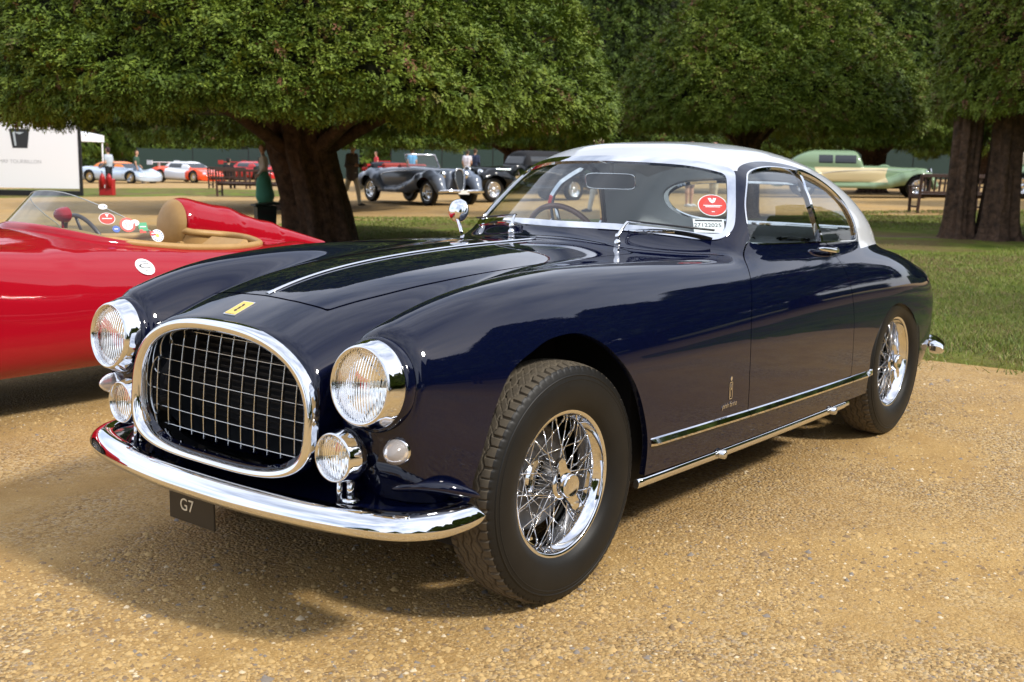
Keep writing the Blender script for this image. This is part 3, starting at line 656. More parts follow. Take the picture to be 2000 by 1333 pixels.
def coupe_hit(px, py):
    d = ray(px, py); o = np.array(CAM_POS); t = np.linspace(.8, 8, 3000); v = COUPE_F(*(o+d*t[:, None]).T); i = np.nonzero(v < 0)[0][0]
    p = o+d*t[i]; n = grad(COUPE_F, p[None])[0]; return p, n/np.linalg.norm(n)
def text_mesh(txt, size, name, material, parent, mtx, extrude=.001, shear=0, align='CENTER', warp=None, space=1.0):
    cu = bpy.data.curves.new('lettering', 'FONT'); cu.body = txt; cu.size = size; cu.extrude = extrude; cu.shear = shear; cu.align_x = align; cu.align_y = 'CENTER'; cu.space_character = space
    to = bpy.data.objects.new('lettering', cu); COL.objects.link(to)
    bpy.context.view_layer.update()
    me = bpy.data.meshes.new_from_object(to.evaluated_get(bpy.context.evaluated_depsgraph_get()))
    bpy.data.objects.remove(to); me.name = name; me.materials.clear(); me.materials.append(material)
    m = np.array(mtx)
    for v in me.vertices:
        p = m[:3, :3]@np.array(v.co)+m[:3, 3]
        if warp: p = warp(p, v.co.z)
        v.co = p
    o = bpy.data.objects.new(name, me); COL.objects.link(o); o.parent = parent; return o
def make_wheel():                    # local: axis along +Y pointing outwards, origin at the hub centre
    M = frame((0, 1, 0), (0, 0, 0))
    rim = MB()
    rim.lathe([(.2215, .050), (.2235, .058), (.2220, .0655), (.2185, .0665), (.2075, .0655), (.2050, .062), (.2040, .040), (.1955, .034), (.1935, .022), (.190, .004), (.187, -.02), (.187, -.045), (.200, -.052), (.215, -.062), (.2215, -.064)], 72, M)
    rim.lathe([(.2215, -.064), (.2215, .052)], 72, M)
    w = rim.build('wheel', CHROME)
    # tyre with zigzag grooves and shoulder blocks
    side = [(.203, -.060), (.216, -.066), (.224, -.0755), (.245, -.084), (.270, -.0885), (.292, -.0885), (.312, -.0855), (.326, -.081), (.336, -.0765)]
    ys = np.linspace(-.0715, .0715, 64); nth = 576
    th = np.linspace(0, 2*math.pi, nth, endpoint=False)
    rows = []; mi_r = []
    for r_, y_ in side: rows.append((np.full(nth, r_), np.full(nth, y_))); mi_r.append(0)
    tri = lambda a: 4*np.abs((a % 1)-.5)-1
    zz = .0042*tri(th*38/(2*math.pi)); zz = np.clip(zz*1.6, -.0042, .0042)
    for y_ in ys:
        base = .3545-.0085*(abs(y_)/.0715)**3.2; dep = np.zeros(nth)
        for yk in (-.043, -.0145, .0145, .043):
            dep = np.maximum(dep, np.where(np.abs(y_-yk-zz*(1 if abs(yk) > .03 else -1)) < .0022, .006, 0))
        if abs(y_) > .046: dep = np.maximum(dep, np.where(((th*76/(2*math.pi)+.06*np.sign(y_)) % 1) < .2, .0055, 0))
        else: dep = np.maximum(dep, np.where(((th*76/(2*math.pi)+y_*40) % 1) < .09, .0025, 0))
        rows.append((base-dep, np.full(nth, y_))); mi_r.append(1)
    for r_, y_ in side[::-1]: rows.append((np.full(nth, r_), np.full(nth, -y_))); mi_r.append(0)
    P = []; F = []; mi = []
    for r_, y_ in rows: P += list(zip(r_*np.cos(th), y_, r_*np.sin(th)))
    for i in range(len(rows)-1):
        for j in range(nth):
            F.append((i*nth+j, (i+1)*nth+j, (i+1)*nth+(j+1) % nth, i*nth+(j+1) % nth)); mi.append(1 if mi_r[i] and mi_r[i+1] else 0)
    ty = mesh_obj('tyre', P, F, None, w, mats=[RUBBER, TREAD], mi=mi); ty.data.polygons.foreach_set('use_smooth', [m_ == 0 for m_ in mi])
    # sidewall rings moulded in the rubber
    rg = MB(); rg.lathe([(.318, .0835), (.320, .0855), (.323, .0845), (.324, .082)], 96, M); rg.lathe([(.306, .0862), (.308, .0878), (.310, .0868)], 96, M); rg.build('sidewall_ring', RUBBER, w)
    sp = MB()
    for row, (n, R0, y0, r1, y1, tw) in enumerate(((20, .195, .028, .036, .058, .95), (20, .189, -.002, .062, -.028, 1.1), (10, .189, -.03, .062, -.05, .5))):
        for k in range(n):
            a = 2*math.pi*(k+.5*row)/n; s = 1 if k % 2 else -1; b = a+s*tw
            p0 = np.array([R0*math.cos(a), y0, R0*math.sin(a)]); p1 = np.array([r1*math.cos(b), y1, r1*math.sin(b)])
            sp.tube([p0, p1], .0020, 6); d = (p1-p0)/np.linalg.norm(p1-p0); sp.tube([p0-d*.003, p0+d*.014], .0038, 6)
    sp.build('wire_spokes', CHROME, w)
    hb = MB(); hb.lathe([(.0, -.06), (.07, -.06), (.072, -.05), (.068, -.035), (.052, -.025), (.045, 0), (.040, .045), (.046, .056), (.046, .064), (.036, .068)], 40, M)
    hb.build('hub', CHROME, w)
    sn = MB(); sn.lathe([(.036, .064), (.036, .092), (.033, .098), (.030, .0985), (.028, .097), (.0, .0975)], 36, M)
    for s in (1, -1):                # two-eared knock-off nut
        pts = [(.0*s, -.022), (.03*s, -.025), (.055*s, -.017), (.078*s, -.015), (.092*s, -.006), (.092*s, .012), (.075*s, .02), (.05*s, .017), (.03*s, .026), (.0*s, .024)]
        a = R(62); rot = np.array([[math.cos(a), 0, -math.sin(a)], [0, 1, 0], [math.sin(a), 0, math.cos(a)]])
        m4 = np.eye(4); m4[:3, 0] = rot@np.array([1, 0, 0]); m4[:3, 1] = rot@np.array([0, 0, 1]); m4[:3, 2] = (0, 1, 0)
        sn.prism(pts, .072, .084, m4)
    sn.build('knock_off_nut', CHROME, w)
    dr = MB(); dr.lathe([(0, -.03), (.10, -.03), (.150, -.035), (.160, -.045), (.160, -.10), (0, -.10)], 48, M); dr.build('brake_drum', mat('drum_alloy', (.10, .10, .105), .45, .8), w)
    return w
def build_coupe():
    car = empty('coupe', (0, 0, 0), 0, 'dark blue coupe with white roof and big chrome bumper on the gravel', 'car')
    PAINT = mat('navy_paint', (.0016, .0028, .0145), .028, 0, spec=.62)
    WHITE = mat('white_roof_paint', (.50, .52, .55), .06, 0, spec=.5)
    LEATHER = mat('grey_blue_leather', (.30, .33, .35), .5, bump=(120, .1, .002))
    TRIM = mat('dark_blue_trim', (.01, .013, .03), .5)
    h = .0115
    P, Fc = surface_net(COUPE_F, (-3.75, -.87, .12), (.75, .87, 1.42), h)
    P, N = project(COUPE_F, P, h)
    S = Shell(P, N, Fc)
    far = 5.
    # cutting lines ---------------------------------------------------
    zs = spline([.8, .5, .36, -.37, -1.2, -2.1, -2.4, -3.0, -3.7], [.405, .40, .375, .306, .288, .272, .268, .275, .31])
    fa = catmull([(.385, .30), (.388, .438), (.298, .692), (.165, .775), (.055, .798), (-.05, .788), (-.174, .722), (-.295, .598), (-.365, .44), (-.375, .30)], 10)
    fa = np.vstack([fa, [(-.375, .0), (.385, .0)]])
    ra = catmull([(-2.30, .26), (-2.297, .38), (-2.315, .48), (-2.46, .612), (-2.64, .648), (-2.87, .575), (-3.03, .42), (-3.07, .26)], 10)
    ra = np.vstack([ra, [(-3.07, 0), (-2.30, 0)]])
    hs = catmull([(.474, .252), (.381, .274), (.28, .295), (.108, .318), (-.104, .340), (-.318, .378), (-.50, .41), (-.72, .425)], 8)
    hr = catmull([(-.72, .425), (-.80, .42), (-.86, .385), (-.885, .28), (-.885, .14), (-.88, 0)], 8)[1:]
    hf = np.array([(.484, 0), (.488, .1), (.4845, .18)])
    half = np.vstack([hf, hs, hr]); hood = np.vstack([half, (half*[1, -1])[::-1][1:-1]])
    dl = catmull([(-1.252, .992), (-1.29, 1.062), (-1.345, 1.135), (-1.43, 1.213), (-1.49, 1.246), (-1.60, 1.262), (-1.74, 1.264), (-1.90, 1.250), (-2.037, 1.212), (-2.155, 1.135), (-2.225, 1.05), (-2.255, .985), (-2.25, .966)], 8)
    dl = np.vstack([dl, [(-2.235, .958), (-2.2, .957), (-1.885, .968), (-1.60, .976), (-1.26, .986)]])
    wh = catmull([(.0, 1.022), (.23, 1.022), (.415, 1.010), (.52, .998), (.572, .998), (.594, 1.012), (.600, 1.04), (.582, 1.09), (.545, 1.165), (.512, 1.222), (.488, 1.248), (.45, 1.264), (.335, 1.285), (.18, 1.294), (0, 1.297)], 6)
    ws = np.vstack([wh, (wh*[-1, 1])[::-1][1:-1]])
    rw = catmull([(0, .958), (.3, .958), (.44, .966), (.51, 1.0), (.53, 1.06), (.49, 1.13), (.38, 1.18), (.2, 1.198), (0, 1.20)], 6); rw = np.vstack([rw, (rw*[-1, 1])[::-1][1:-1]])
    do = np.vstack([[(-1.056, .386)], catmull([(-1.054, .40), (-1.047, .687), (-1.085, .815), (-1.15, .912), (-1.21, .966), (-1.252, .998)], 6), [(-1.30, 1.0), (-1.80, 1.0)],
                    catmull([(-1.852, .97), (-1.90, .955), (-1.97, .90), (-2.02, .80), (-2.056, .60), (-2.068, .382)], 6)])
    def near(mask, u, v, poly):
        r = np.full(mask.shape, far); r[mask] = poly_sd(u[mask], v[mask], poly); return r
    memo = {}
    def cached(key, g):
        def f(x, y, z):
            k = memo.get(key, np.zeros(0))
            if len(k) < len(x): k = np.concatenate([k, g(x[len(k):], y[len(k):], z[len(k):])]); memo[key] = k
            return k
        return f
    g_arch = lambda x, y, z: np.minimum(near((np.abs(y) > .40) & (z < .86) & (x > -.9), x, z, fa), near((np.abs(y) > .40) & (z < .86) & (x < -1.8), x, z, ra))
    g_hood = cached('hood', lambda x, y, z: near((z > .70) & (x > -1.1) & (np.abs(y) < .56), x, y, hood))
    g_dlo = cached('dlo', lambda x, y, z: near((np.abs(y) > .35) & (z > .93) & (x < -1.1) & (x > -2.5), x, z, dl))
    g_ws = cached('ws', lambda x, y, z: near((x > -1.6) & (x < -.7) & (z > .94), y, z, ws))
    g_rw = cached('rw', lambda x, y, z: near((x < -2.2) & (z > .94), y, z, rw))
    g_door = cached('door', lambda x, y, z: near((np.abs(y) > .40) & (x < -.9) & (x > -2.3), x, z, do))
    g_gr = lambda x, y, z: np.where(x > .55, ((np.abs(y)/.372)**np.where(z > .588, 2.45, 3.9)+(np.abs(z-.588)/np.where(z > .588, .208, .142))**np.where(z > .588, 2.45, 3.9))*.05-.05, far)
    g_hl = lambda x, y, z: np.where(x > .45, np.hypot(np.abs(y)-.552, z-.712)-.105, far)
    S.split('sill', lambda x, y, z: zs(x)-z)
    S.F = [f for f, t in zip(S.F, S.tags['sill']) if t < 0]; S.tags = {}
    S.split('arch', g_arch); S.F = [f for f, t in zip(S.F, S.tags['arch']) if t > 0]; S.tags = {}
    for nm, g in (('gr', g_gr), ('hl', g_hl)):
        S.split(nm, g); S.F = [f for f, t in zip(S.F, S.tags[nm]) if t > 0]; S.tags = {}
    gap = .0028
    S.split('hood0', lambda x, y, z: g_hood(x, y, z)+gap*1.3); S.split('hood1', lambda x, y, z: g_hood(x, y, z)-gap*1.3)
    S.split('door0', lambda x, y, z: g_door(x, y, z)+gap*.8); S.split('door1', lambda x, y, z: g_door(x, y, z)-gap*.8)
    S.split('dlo', g_dlo); S.split('dlo1', lambda x, y, z: g_dlo(x, y, z)-.0035); S.split('dlo2', lambda x, y, z: g_dlo(x, y, z)-.024)
    S.split('ws0', lambda x, y, z: g_ws(x, y, z)+.021); S.split('ws1', g_ws)
    S.split('rw0', lambda x, y, z: g_rw(x, y, z)+.015); S.split('rw1', g_rw)
    def g_roof(x, y, z):
        B, G = COUPE_F(x, y, z, True); return np.maximum(G-B+.004, np.where(x > -1.565, 1.250-z, np.where(x > -2.285, .99-z, -far)))
    S.split('roof', g_roof)
    xb = lambda z: np.interp(z, [.96, .973, 1.045, 1.113, 1.18, 1.23, 1.26], [-1.852, -1.846, -1.808, -1.797, -1.818, -1.875, -1.92])
    S.split('post0', lambda x, y, z: np.abs(x-xb(z))-.011)
    C = np.array([S.P[f[0]] for f in S.F])*.5+np.array([S.P[f[2]] for f in S.F])*.5; T = S.tags
    glass_side = T['dlo'] < 0; ch_side = (T['dlo'] > 0) & (T['dlo1'] < 0) & (C[:, 0] < -1.285); post = glass_side & (T['post0'] < 0)
    wsg = T['ws0'] < 0; wsf = (T['ws0'] > 0) & (T['ws1'] < 0); rwg = T['rw0'] < 0; rwf = (T['rw0'] > 0) & (T['rw1'] < 0)
    used = glass_side | ch_side | wsg | wsf | rwg | rwf
    hood_m = (T['hood0'] < 0) & ~used; hood_gap = (T['hood0'] > 0) & (T['hood1'] < 0) & ~used
    door_m = (T['door0'] < 0) & ~used; door_gap = (T['door0'] > 0) & (T['door1'] < 0) & ~used
    roof = (T['roof'] < 0) & (T['dlo2'] > 0) & ~used & ~hood_m & ~hood_gap
    door_m &= ~roof; door_gap &= ~roof
    rest = ~(used | hood_m | hood_gap | door_m | door_gap | roof)
    left = C[:, 1] > 0
    S.panel(rest, 'body', PAINT, car, lip=.02)
    hd = S.panel(hood_m, 'bonnet', PAINT, car, lip=.02)
    drs = {}
    for sgn, mk in ((1, left), (-1, ~left)): drs[sgn] = S.panel(door_m & mk, 'door', PAINT, car, lip=.02)
    rf = S.panel(roof, 'roof', WHITE, car, lip=.006); tag(rf, 'white painted roof')
    wsf_o = S.panel(wsf, 'windscreen_frame', CHROME, car, lip=.012, offset=.004)
    wg = S.panel(wsg, 'windscreen', GLASS, car, lip=0, offset=-.003)
    S.panel(rwf, 'rear_window_frame', CHROME, car, lip=.01, offset=.003); S.panel(rwg, 'rear_window', GLASS, car, lip=0, offset=-.003)
    for mk in (left, ~left):
        S.panel(ch_side & mk, 'window_surround', CHROME, car, lip=.012, offset=.003)
        S.panel(glass_side & ~post & mk & (C[:, 0] > xb(C[:, 2])), 'door_window', GLASS, car, lip=0, offset=-.010)
        S.panel(glass_side & ~post & mk & (C[:, 0] < xb(C[:, 2])), 'quarter_window', GLASS, car, lip=0, offset=-.010)
        S.panel(post & mk, 'window_post', CHROME, car, lip=.02, offset=.002)
    # dark inner structure --------------------------------------------
    ib = MB(); ib.box((-.16, 0, .50), (1.30, .80, .46)); ib.box((-1.5, 0, .235), (3.6, 1.16, .05)); ib.box((-.72, 0, .52), (.66, 1.40, .52)); ib.box((-2.70, 0, .46), (1.15, 1.02, .40)); ib.box((-2.16, 0, .42), (.24, 1.36, .28)); ib.box((-3.25, 0, .45), (.36, 1.1, .3)); ib.box((.50, 0, .36), (.20, 1.0, .05))
    for s in (1, -1): ib.box((-1.42, s*.66, .285), (1.70, .14, .03))
    ib.build('underbody', DARKGAP, car)
    # cabin -------------------------------------------------------------
    ds = MB(); ds.box((-1.20, 0, .905), (.26, 1.22, .10), bevel=.04); ds.box((-1.16, 0, .80), (.16, 1.22, .2), bevel=.03); dash = ds.build('dashboard', TRIM, car)
    for yy in (-.42, -.30, -.2):
        g_ = MB(); g_.lathe([(0, 0), (.034, 0), (.038, .004), (.038, -.01)], 24, frame((-1, 0, .15), (-1.334, yy, .90))); g_.build('gauge', CHROME, dash)
    for s in (1, -1):
        st = MB(); st.box((-1.72, s*.34, .50), (.52, .50, .17), bevel=.06)
        rot = Euler((0, R(-16), 0)).to_matrix(); st.box((-1.98, s*.34, .70), (.16, .50, .42), rot=rot, bevel=.065); st.build('seat', LEATHER, car)
        dp = MB(); xs_ = np.linspace(-1.12, -2.05, 14); zs_ = np.linspace(.34, .955, 8)
        yg = coupe_side(xs_[:, None], zs_[None]); Gd = [[(x_, s*(yg[i, j]-.045), z_) for j, z_ in enumerate(zs_)] for i, x_ in enumerate(xs_)]; dp.grid(Gd, flip=(s > 0)); dp.build('door_card', LEATHER, car)
    ps = MB(); ps.box((-2.55, 0, .84), (.75, 1.12, .05), bevel=.015); ps.box((-2.22, 0, .68), (.08, 1.1, .30), bevel=.03); ps.build('parcel_shelf', LEATHER, car)
    fl = MB(); fl.box((-1.6, 0, .275), (1.3, 1.28, .02)); fl.build('carpet', mat('carpet', (.02, .022, .03), .95), car)
    # headlining: inner skin of the roof
    hl = MB(); xs_ = np.linspace(-1.44, -2.35, 14); rows = []
    yh = np.linspace(-.46, .46, 13); zg = coupe_top(xs_[:, None], yh[None])
    for i, x_ in enumerate(xs_): rows.append([(x_, y_, zg[i, j]-.03) for j, y_ in enumerate(yh)])
    hl.grid(rows, flip=True); hl.build('headlining', mat('headlining', (.38, .38, .36), .9), car)
    WOOD = mat('varnished_wood', (.16, .05, .02), .3, noise=(30, .6, (.09, .03, .012)), coat=.6)
    tilt = R(24); cs = np.array([-1.46, -.33, .905]); ax = np.array([-math.cos(tilt), 0, math.sin(tilt)])
    Ms = frame(ax, cs)
    sw = MB(); sw.tube([Ms[:3, :3]@np.array([0, .195*math.cos(a), .195*math.sin(a)])+cs for a in np.linspace(0, 2*math.pi, 56, endpoint=False)], .0125, 10, closed=True); swo = sw.build('steering_wheel', WOOD, car)
    sq = MB(); sq.lathe([(0, .012), (.03, .01), (.045, -.004), (.045, -.02), (0, -.02)], 24, Ms)
    for a in (R(90), R(210), R(330)): sq.tube([cs, Ms[:3, :3]@np.array([0, .19*math.cos(a), .19*math.sin(a)])+cs], (.009), 6)
    sq.tube([cs, cs-ax*.3], .018, 10); sq.build('steering_spokes', STEEL, swo)
    # grille --------------------------------------------------------------
    def sup(a, rx, d):               # grille outline, arched above and squarer below; d: inset
        c, s = math.cos(a), math.sin(a); n = 2.45 if s > 0 else 3.9; rz = (.232 if s > 0 else .166)-d
        return math.copysign(abs(c)**(2/n), c)*rx, .588+math.copysign(abs(s)**(2/n), s)*rz
    face = lambda y, z: .674-.10*(z-.62)-.12*y*y
    gs = MB(); NA = 128; prof = [(-.003, -.016), (-.002, .004), (.002, .013), (.008, .0165), (.020, .0140), (.028, .007), (.032, -.003), (.035, -.03), (.043, -.085)]
    Gq = []
    for t in range(NA+1):
        a = 2*math.pi*t/NA; row = []
        thin = 1.0-.45*max(0, -math.sin(a))**2
        for (d, e) in prof:
            y_, z_ = sup(a, .397-d*thin, d*thin); row.append((face(y_, z_)+e, y_, z_))
        Gq.append(row)
    gs.grid(Gq, flip=True); gs.build('grille_surround', CHROME, car)
    gb = MB()
    inner = []
    for t in range(65):
        a = 2*math.pi*t/64; y_, z_ = sup(a, .356, .042); inner.append([(face(y_, z_)-.085, y_, z_), (face(y_, z_)-.20, y_*.97, .60+(z_-.60)*.97)])
    gb.grid(inner, flip=True); gb.build('grille_tunnel', mat('tunnel_dark', (.012, .014, .017), .35), car)
    rd = MB(); rd.prism([sup(2*math.pi*t/48, .36, .035) for t in range(48)], 0, .01, np.array([[0, 0, 1, .465], [1, 0, 0, 0], [0, 1, 0, 0], [0, 0, 0, 1]]))
    for k in range(16): rd.box((.490, 0, .465+k*.0195), (.030, .60, .004), Euler((0, R(25), 0)).to_matrix())
    rd.build('radiator', mat('radiator_black', (.01, .01, .011), .5, bump=(300, .5, .002)), car)
    ALU = mat('polished_aluminium', (.64, .65, .64), .22, 1)
    def inside(y, z): n = 2.45 if z > .588 else 3.9; return (abs(y)/.360)**n+(abs(z-.588)/(.194 if z > .588 else .128))**n < 1
    for k in range(-6, 7):
        y_ = k*.0565; zz_ = [z for z in np.linspace(.44, .80, 150) if inside(y_, z)]
        if len(zz_) < 8: continue
        q = MB(); z0, z1 = zz_[0], zz_[-1]; pts = []
        for z in np.linspace(z0, z1, 18):
            pts.append((.615-.10*(z-.62)-.010*((z-.62)/.16)**2, y_, z))
        q.tube(pts, np.tile([[.0055, .0010]], (18, 1)), 6, up=(1, 0, 0)); q.build('grille_bar', ALU, car)
    for k in range(7):
        z = .480+k*.0475; yy = [y for y in np.linspace(-.4, .4, 200) if inside(y, z)]
        if len(yy) < 8: continue
        q = MB(); pts = [(.617-.10*(z-.62)-.012*(y/.36)**2, y, z) for y in np.linspace(yy[0], yy[-1], 18)]
        q.tube(pts, np.tile([[.0010, .0055]], (18, 1)), 6, up=(0, 0, 1)); q.build('grille_bar', ALU, car)
    # headlamps, fog lamps, indicators -------------------------------------
    lens = bpy.data.materials.new('fluted_lens'); lens.use_nodes = True; n = lens.node_tree; b = n.nodes['Principled BSDF']
    b.inputs['Base Color'].default_value = (.98, .98, .95, 1); b.inputs['Transmission Weight'].default_value = 1; b.inputs['IOR'].default_value = 1.16; b.inputs['Roughness'].default_value = .03; b.inputs['Coat Weight'].default_value = .6; b.inputs['Coat Roughness'].default_value = .01
    co = n.nodes.new('ShaderNodeTexCoord'); wv = n.nodes.new('ShaderNodeTexWave'); wv.bands_direction = 'Y'; wv.inputs['Scale'].default_value = 38; wv.inputs['Distortion'].default_value = 0.6; wv.inputs['Detail Scale'].default_value = .6
    bp = n.nodes.new('ShaderNodeBump'); bp.inputs['Strength'].default_value = .55; bp.inputs['Distance'].default_value = .004
    n.links.new(co.outputs['Object'], wv.inputs[0]); n.links.new(wv.outputs['Fac'], bp.inputs['Height']); n.links.new(bp.outputs[0], b.inputs['Normal'])
    REFL = mat('lamp_reflector', (.9, .9, .88), .08, 1)
    def lamp(name, c, r, ax, k, bowl):      # r: lens radius, k: scale of the bezel
        M = frame(ax, c)
        q = MB(); q.lathe([(r*.985, .004), (r*1.01, .012), (r*1.05, .014), (r*1.10, .008), (r*1.15, -.010*k), (r*1.205, -.030*k), (r*1.245, -.050*k), (r*1.25, -.060*k), (r*1.20, -.062*k)], 64, M); o = q.build(name, CHROME, car)
        q = MB(); q.lathe([(r*t, .004+.022*r/.09*(1-t*t)) for t in np.linspace(1, 0.001, 12)], 48, M); q.build('lens', lens, o)
        q = MB(); q.lathe([(r*t, -bowl*(1-t*t)-.004) for t in np.linspace(1, .12, 14)], 48, M); q.build('reflector', REFL, o)
        q = MB(); q.lathe([(0.0, -bowl*.35), (.008, -bowl*.38), (.011, -bowl*.55), (.009, -bowl*.95)], 20, M); q.build('bulb', mat('bulb_glass', (.8, .78, .7), .1, .2), o)
        return o
    for s in (1, -1):
        o = lamp('headlight', (.636, s*.5527, .7150), .0925, (1, s*.03, .10), .60, .06)
        q = MB(); q.lathe([(.108, -.033), (.1180, -.035), (.1225, -.045), (.1215, -.062)], 64, frame((1, s*.03, .10), (.636, s*.5527, .7150))); q.build('lamp_collar', PAINT, o)
        f = lamp('fog_lamp', (.652, s*.472, .520), .0585, (1, s*.02, .02), .45, .035)
        q = MB(); q.lathe([(.0735, -.026), (.0735, -.032), (.060, -.060), (.030, -.077), (0, -.080)], 40, frame((1, s*.02, .02), (.652, s*.472, .520))); q.build('lamp_shell', CHROME, f)
        q = MB(); q.tube([(.60, s*.472, .385), (.60, s*.472, .455)], .012, 12); q.tube([(.625, s*.455, .385), (.622, s*.455, .455)], .008, 10); q.lathe([(.026, 0), (.026, .008), (.012, .012)], 20, frame((0, 0, 1), (.60, s*.472, .392), (1, 0, 0))); q.build('lamp_post', CHROME, f)
        M = frame((.93, s*.30, -.04), (.578, s*.622, .549))
        q = MB(); q.lathe([(.028, -.05), (.033, -.02), (.0355, 0), (.0345, .008), (.031, .010)], 32, M); o = q.build('indicator', CHROME, car)
        q = MB(); q.lathe([(.0325, .008), (.0325, .018), (.029, .030), (.020, .044), (.010, .053), (.003, .056), (0, .0565)], 32, M); q.build('indicator_lens', mat('frosted_lens', (.72, .66, .62), .18, 0, trans=.65, ior=1.3, coat=.5), o)
    # bumpers ---------------------------------------------------------------
    def bumper(path, prof, name, endr=.03):
        half = np.array(path, float); pth = catmull(np.vstack([half[::-1], (half*[1, -1])[1:]]), 8)
        G_ = []; n_ = len(pth)
        for i in range(n_):
            t = pth[min(i+1, n_-1)]-pth[max(i-1, 0)]; t /= np.linalg.norm(t); nn = np.array([t[1], -t[0]]); 
            if np.dot(nn, pth[i]-np.array([cx0, 0])) < 0: nn = -nn
            e = min(i, n_-1-i)/3.5; sc = math.sqrt(max(.15, 1-(1-min(1, e))**2))
            zc_ = np.mean([q[1] for q in prof]); G_.append([(pth[i][0]+nn[0]*d, pth[i][1]+nn[1]*d, zc_+(z-zc_)*sc) for d, z in prof])
        q = MB(); q.grid(G_, flip=False); b0 = len(q.P)-len(G_)*len(prof); m_ = len(prof)
        q.F.append(tuple(range(m_))[::-1]); q.F.append(tuple((len(G_)-1)*m_+k for k in range(m_))); q.S += [False, False]; q.M += [0, 0]
        return q.build(name, CHROME, car)
    prof_dir = 1; cx0 = .1
    fp = [(.768, 0), (.762, .2), (.733, .42), (.693, .58), (.640, .69), (.560, .752), (.47, .768), (.40, .762)]
    pf = catmull([(-.075, .402), (-.070, .420), (-.048, .428), (-.026, .420), (-.010, .404), (-.001, .384), (.001, .368), (-.005, .350), (-.018, .338), (-.045, .333), (-.07, .342)], 4); pf[:, 1] = .333+(pf[:, 1]-.333)*.74
    bumper(fp, pf, 'front_bumper')
    prof_dir = -1; cx0 = -3.0
    rp = [(-3.86, 0), (-3.85, .25), (-3.80, .48), (-3.70, .63), (-3.56, .72), (-3.40, .755)]
    pr = [(d, z-.035) for d, z in pf]
    bumper(rp, pr, 'rear_bumper')
    # apron behind the front bumper
    ap = MB(); rows = []
    inner_b = catmull([(.52, 0), (.51, .2), (.49, .42), (.46, .60), (.41, .68), (.375, .70)], 6); outer_b = catmull([(.70, 0), (.694, .19), (.668, .39), (.632, .54), (.585, .635), (.53, .685), (.46, .70), (.40, .70)], 6)
    k = 40; ii = np.linspace(0, 1, k)
    def samp(c_, t):
        l = np.r_[0, np.cumsum(np.linalg.norm(np.diff(c_, axis=0), axis=1))]; l /= l[-1]; return np.array([np.interp(t, l, c_[:, 0]), np.interp(t, l, c_[:, 1])])
    for s in (1, -1):
        rows = []
        for t in ii:
            a_ = samp(inner_b, t); o_ = samp(outer_b, t); row = []
            for e in np.linspace(0, 1, 9): row.append((*(a_*(1-e)+o_*e)*np.array([1, s]), .388+.07*(1-e)**3))
            rows.append(row)
        ap.grid(rows, flip=(s > 0))
    ap.build('apron', PAINT, car)
    for s in (1, -1):
        bl = MB(); c_ = catmull([(.560, s*.585, .440), (.525, s*.640, .450), (.48, s*.690, .446), (.435, s*.722, .430), (.395, s*.738, .412)], 10); rr = .026*np.sin(np.linspace(.25, math.pi-.08, len(c_)))**.8
        bl.tube(c_, np.stack([rr*.75, rr], 1), 14, up=(0, 0, 1)); bl.build('apron_flare', PAINT, car)
    # number plate
    pm = MB(); pm.box((.675, -.108, .280), (.006, .212, .125), bevel=.002); pl_ = pm.build('number_plate', mat('plate_black', (.012, .011, .010), .4), car)
    text_mesh('G7', .052, 'plate_lettering', mat('plate_silver', (.66, .63, .52), .4, .2), pl_, np.array([[0, 0, 1, .6785], [1, 0, 0, -.128], [0, 1, 0, .268], [0, 0, 0, 1]]), .0006, space=1.05)
    # chrome strips, badges ----------------------------------------------------
    bs = MB(); xs_ = np.linspace(.476, -.80, 48); wdt = np.interp(xs_, [-.8, .2, .476], [.004, .0065, .0085])
    bs.tube([(x_, 0, z_+.001) for x_, z_ in zip(xs_, coupe_top(xs_, 0.))], np.stack([np.full(48, .0055), wdt], 1), 10, up=(0, 0, 1)); bs.build('bonnet_strip', CHROME, hd)
    def on_top(x_, y_):
        z_ = float(coupe_top(x_, y_)); nn = grad(COUPE_F, np.array([[x_, y_, z_]]), 1e-3)[0]; return np.array([x_, y_, z_]), nn/np.linalg.norm(nn)
    p0, nn = on_top(.572, -.004); Mb = frame((-nn[2], 0, nn[0]), p0, nn)      # X backwards along the nose
    be = MB()
    for (lx, ly, z0, z1, m_) in ((.040, .0255, 0, .003, 0), (.036, .0215, .003, .0042, 1)):
        be.prism([(-lx, -ly), (lx, -ly), (lx, ly), (-lx, ly)], z0, z1, Mb, m_)
    bo = be.build('nose_badge', [CHROME, mat('badge_yellow', (.72, .50, .10), .35)], car)
    hq = MB(); hq.prism([(-.022, -.004), (-.016, .004), (-.008, .000), (.002, .003), (.010, .000), (.020, .006), (.024, .002), (.018, -.004), (.012, -.006), (.006, -.003), (-.004, -.007), (-.012, -.004), (-.016, -.009)], .0042, .0048, Mb); hq.build('badge_emblem', BLACK, bo)
    def side_pt(x_, z_, off=0):
        y_ = float(coupe_side(x_, z_)); nn = grad(COUPE_F, np.array([[x_, y_, z_]]), 1e-3)[0]; nn /= np.linalg.norm(nn); return np.array([x_, y_, z_])+nn*off, nn
    tp, tn = side_pt(-.90, .450, .0012); Mt = np.c_[[-1, 0, 0, 0], [0, 0, 1, 0], [*tn, 0], [*tp, 1]]
    text_mesh('pinin farina', .026, 'wing_lettering', CHROME, car, Mt, .0008, .35, space=.95)
    pb = MB(); m_, nn = side_pt(-.905, .500, .0008); Mp = frame((-1, 0, 0), m_, nn)
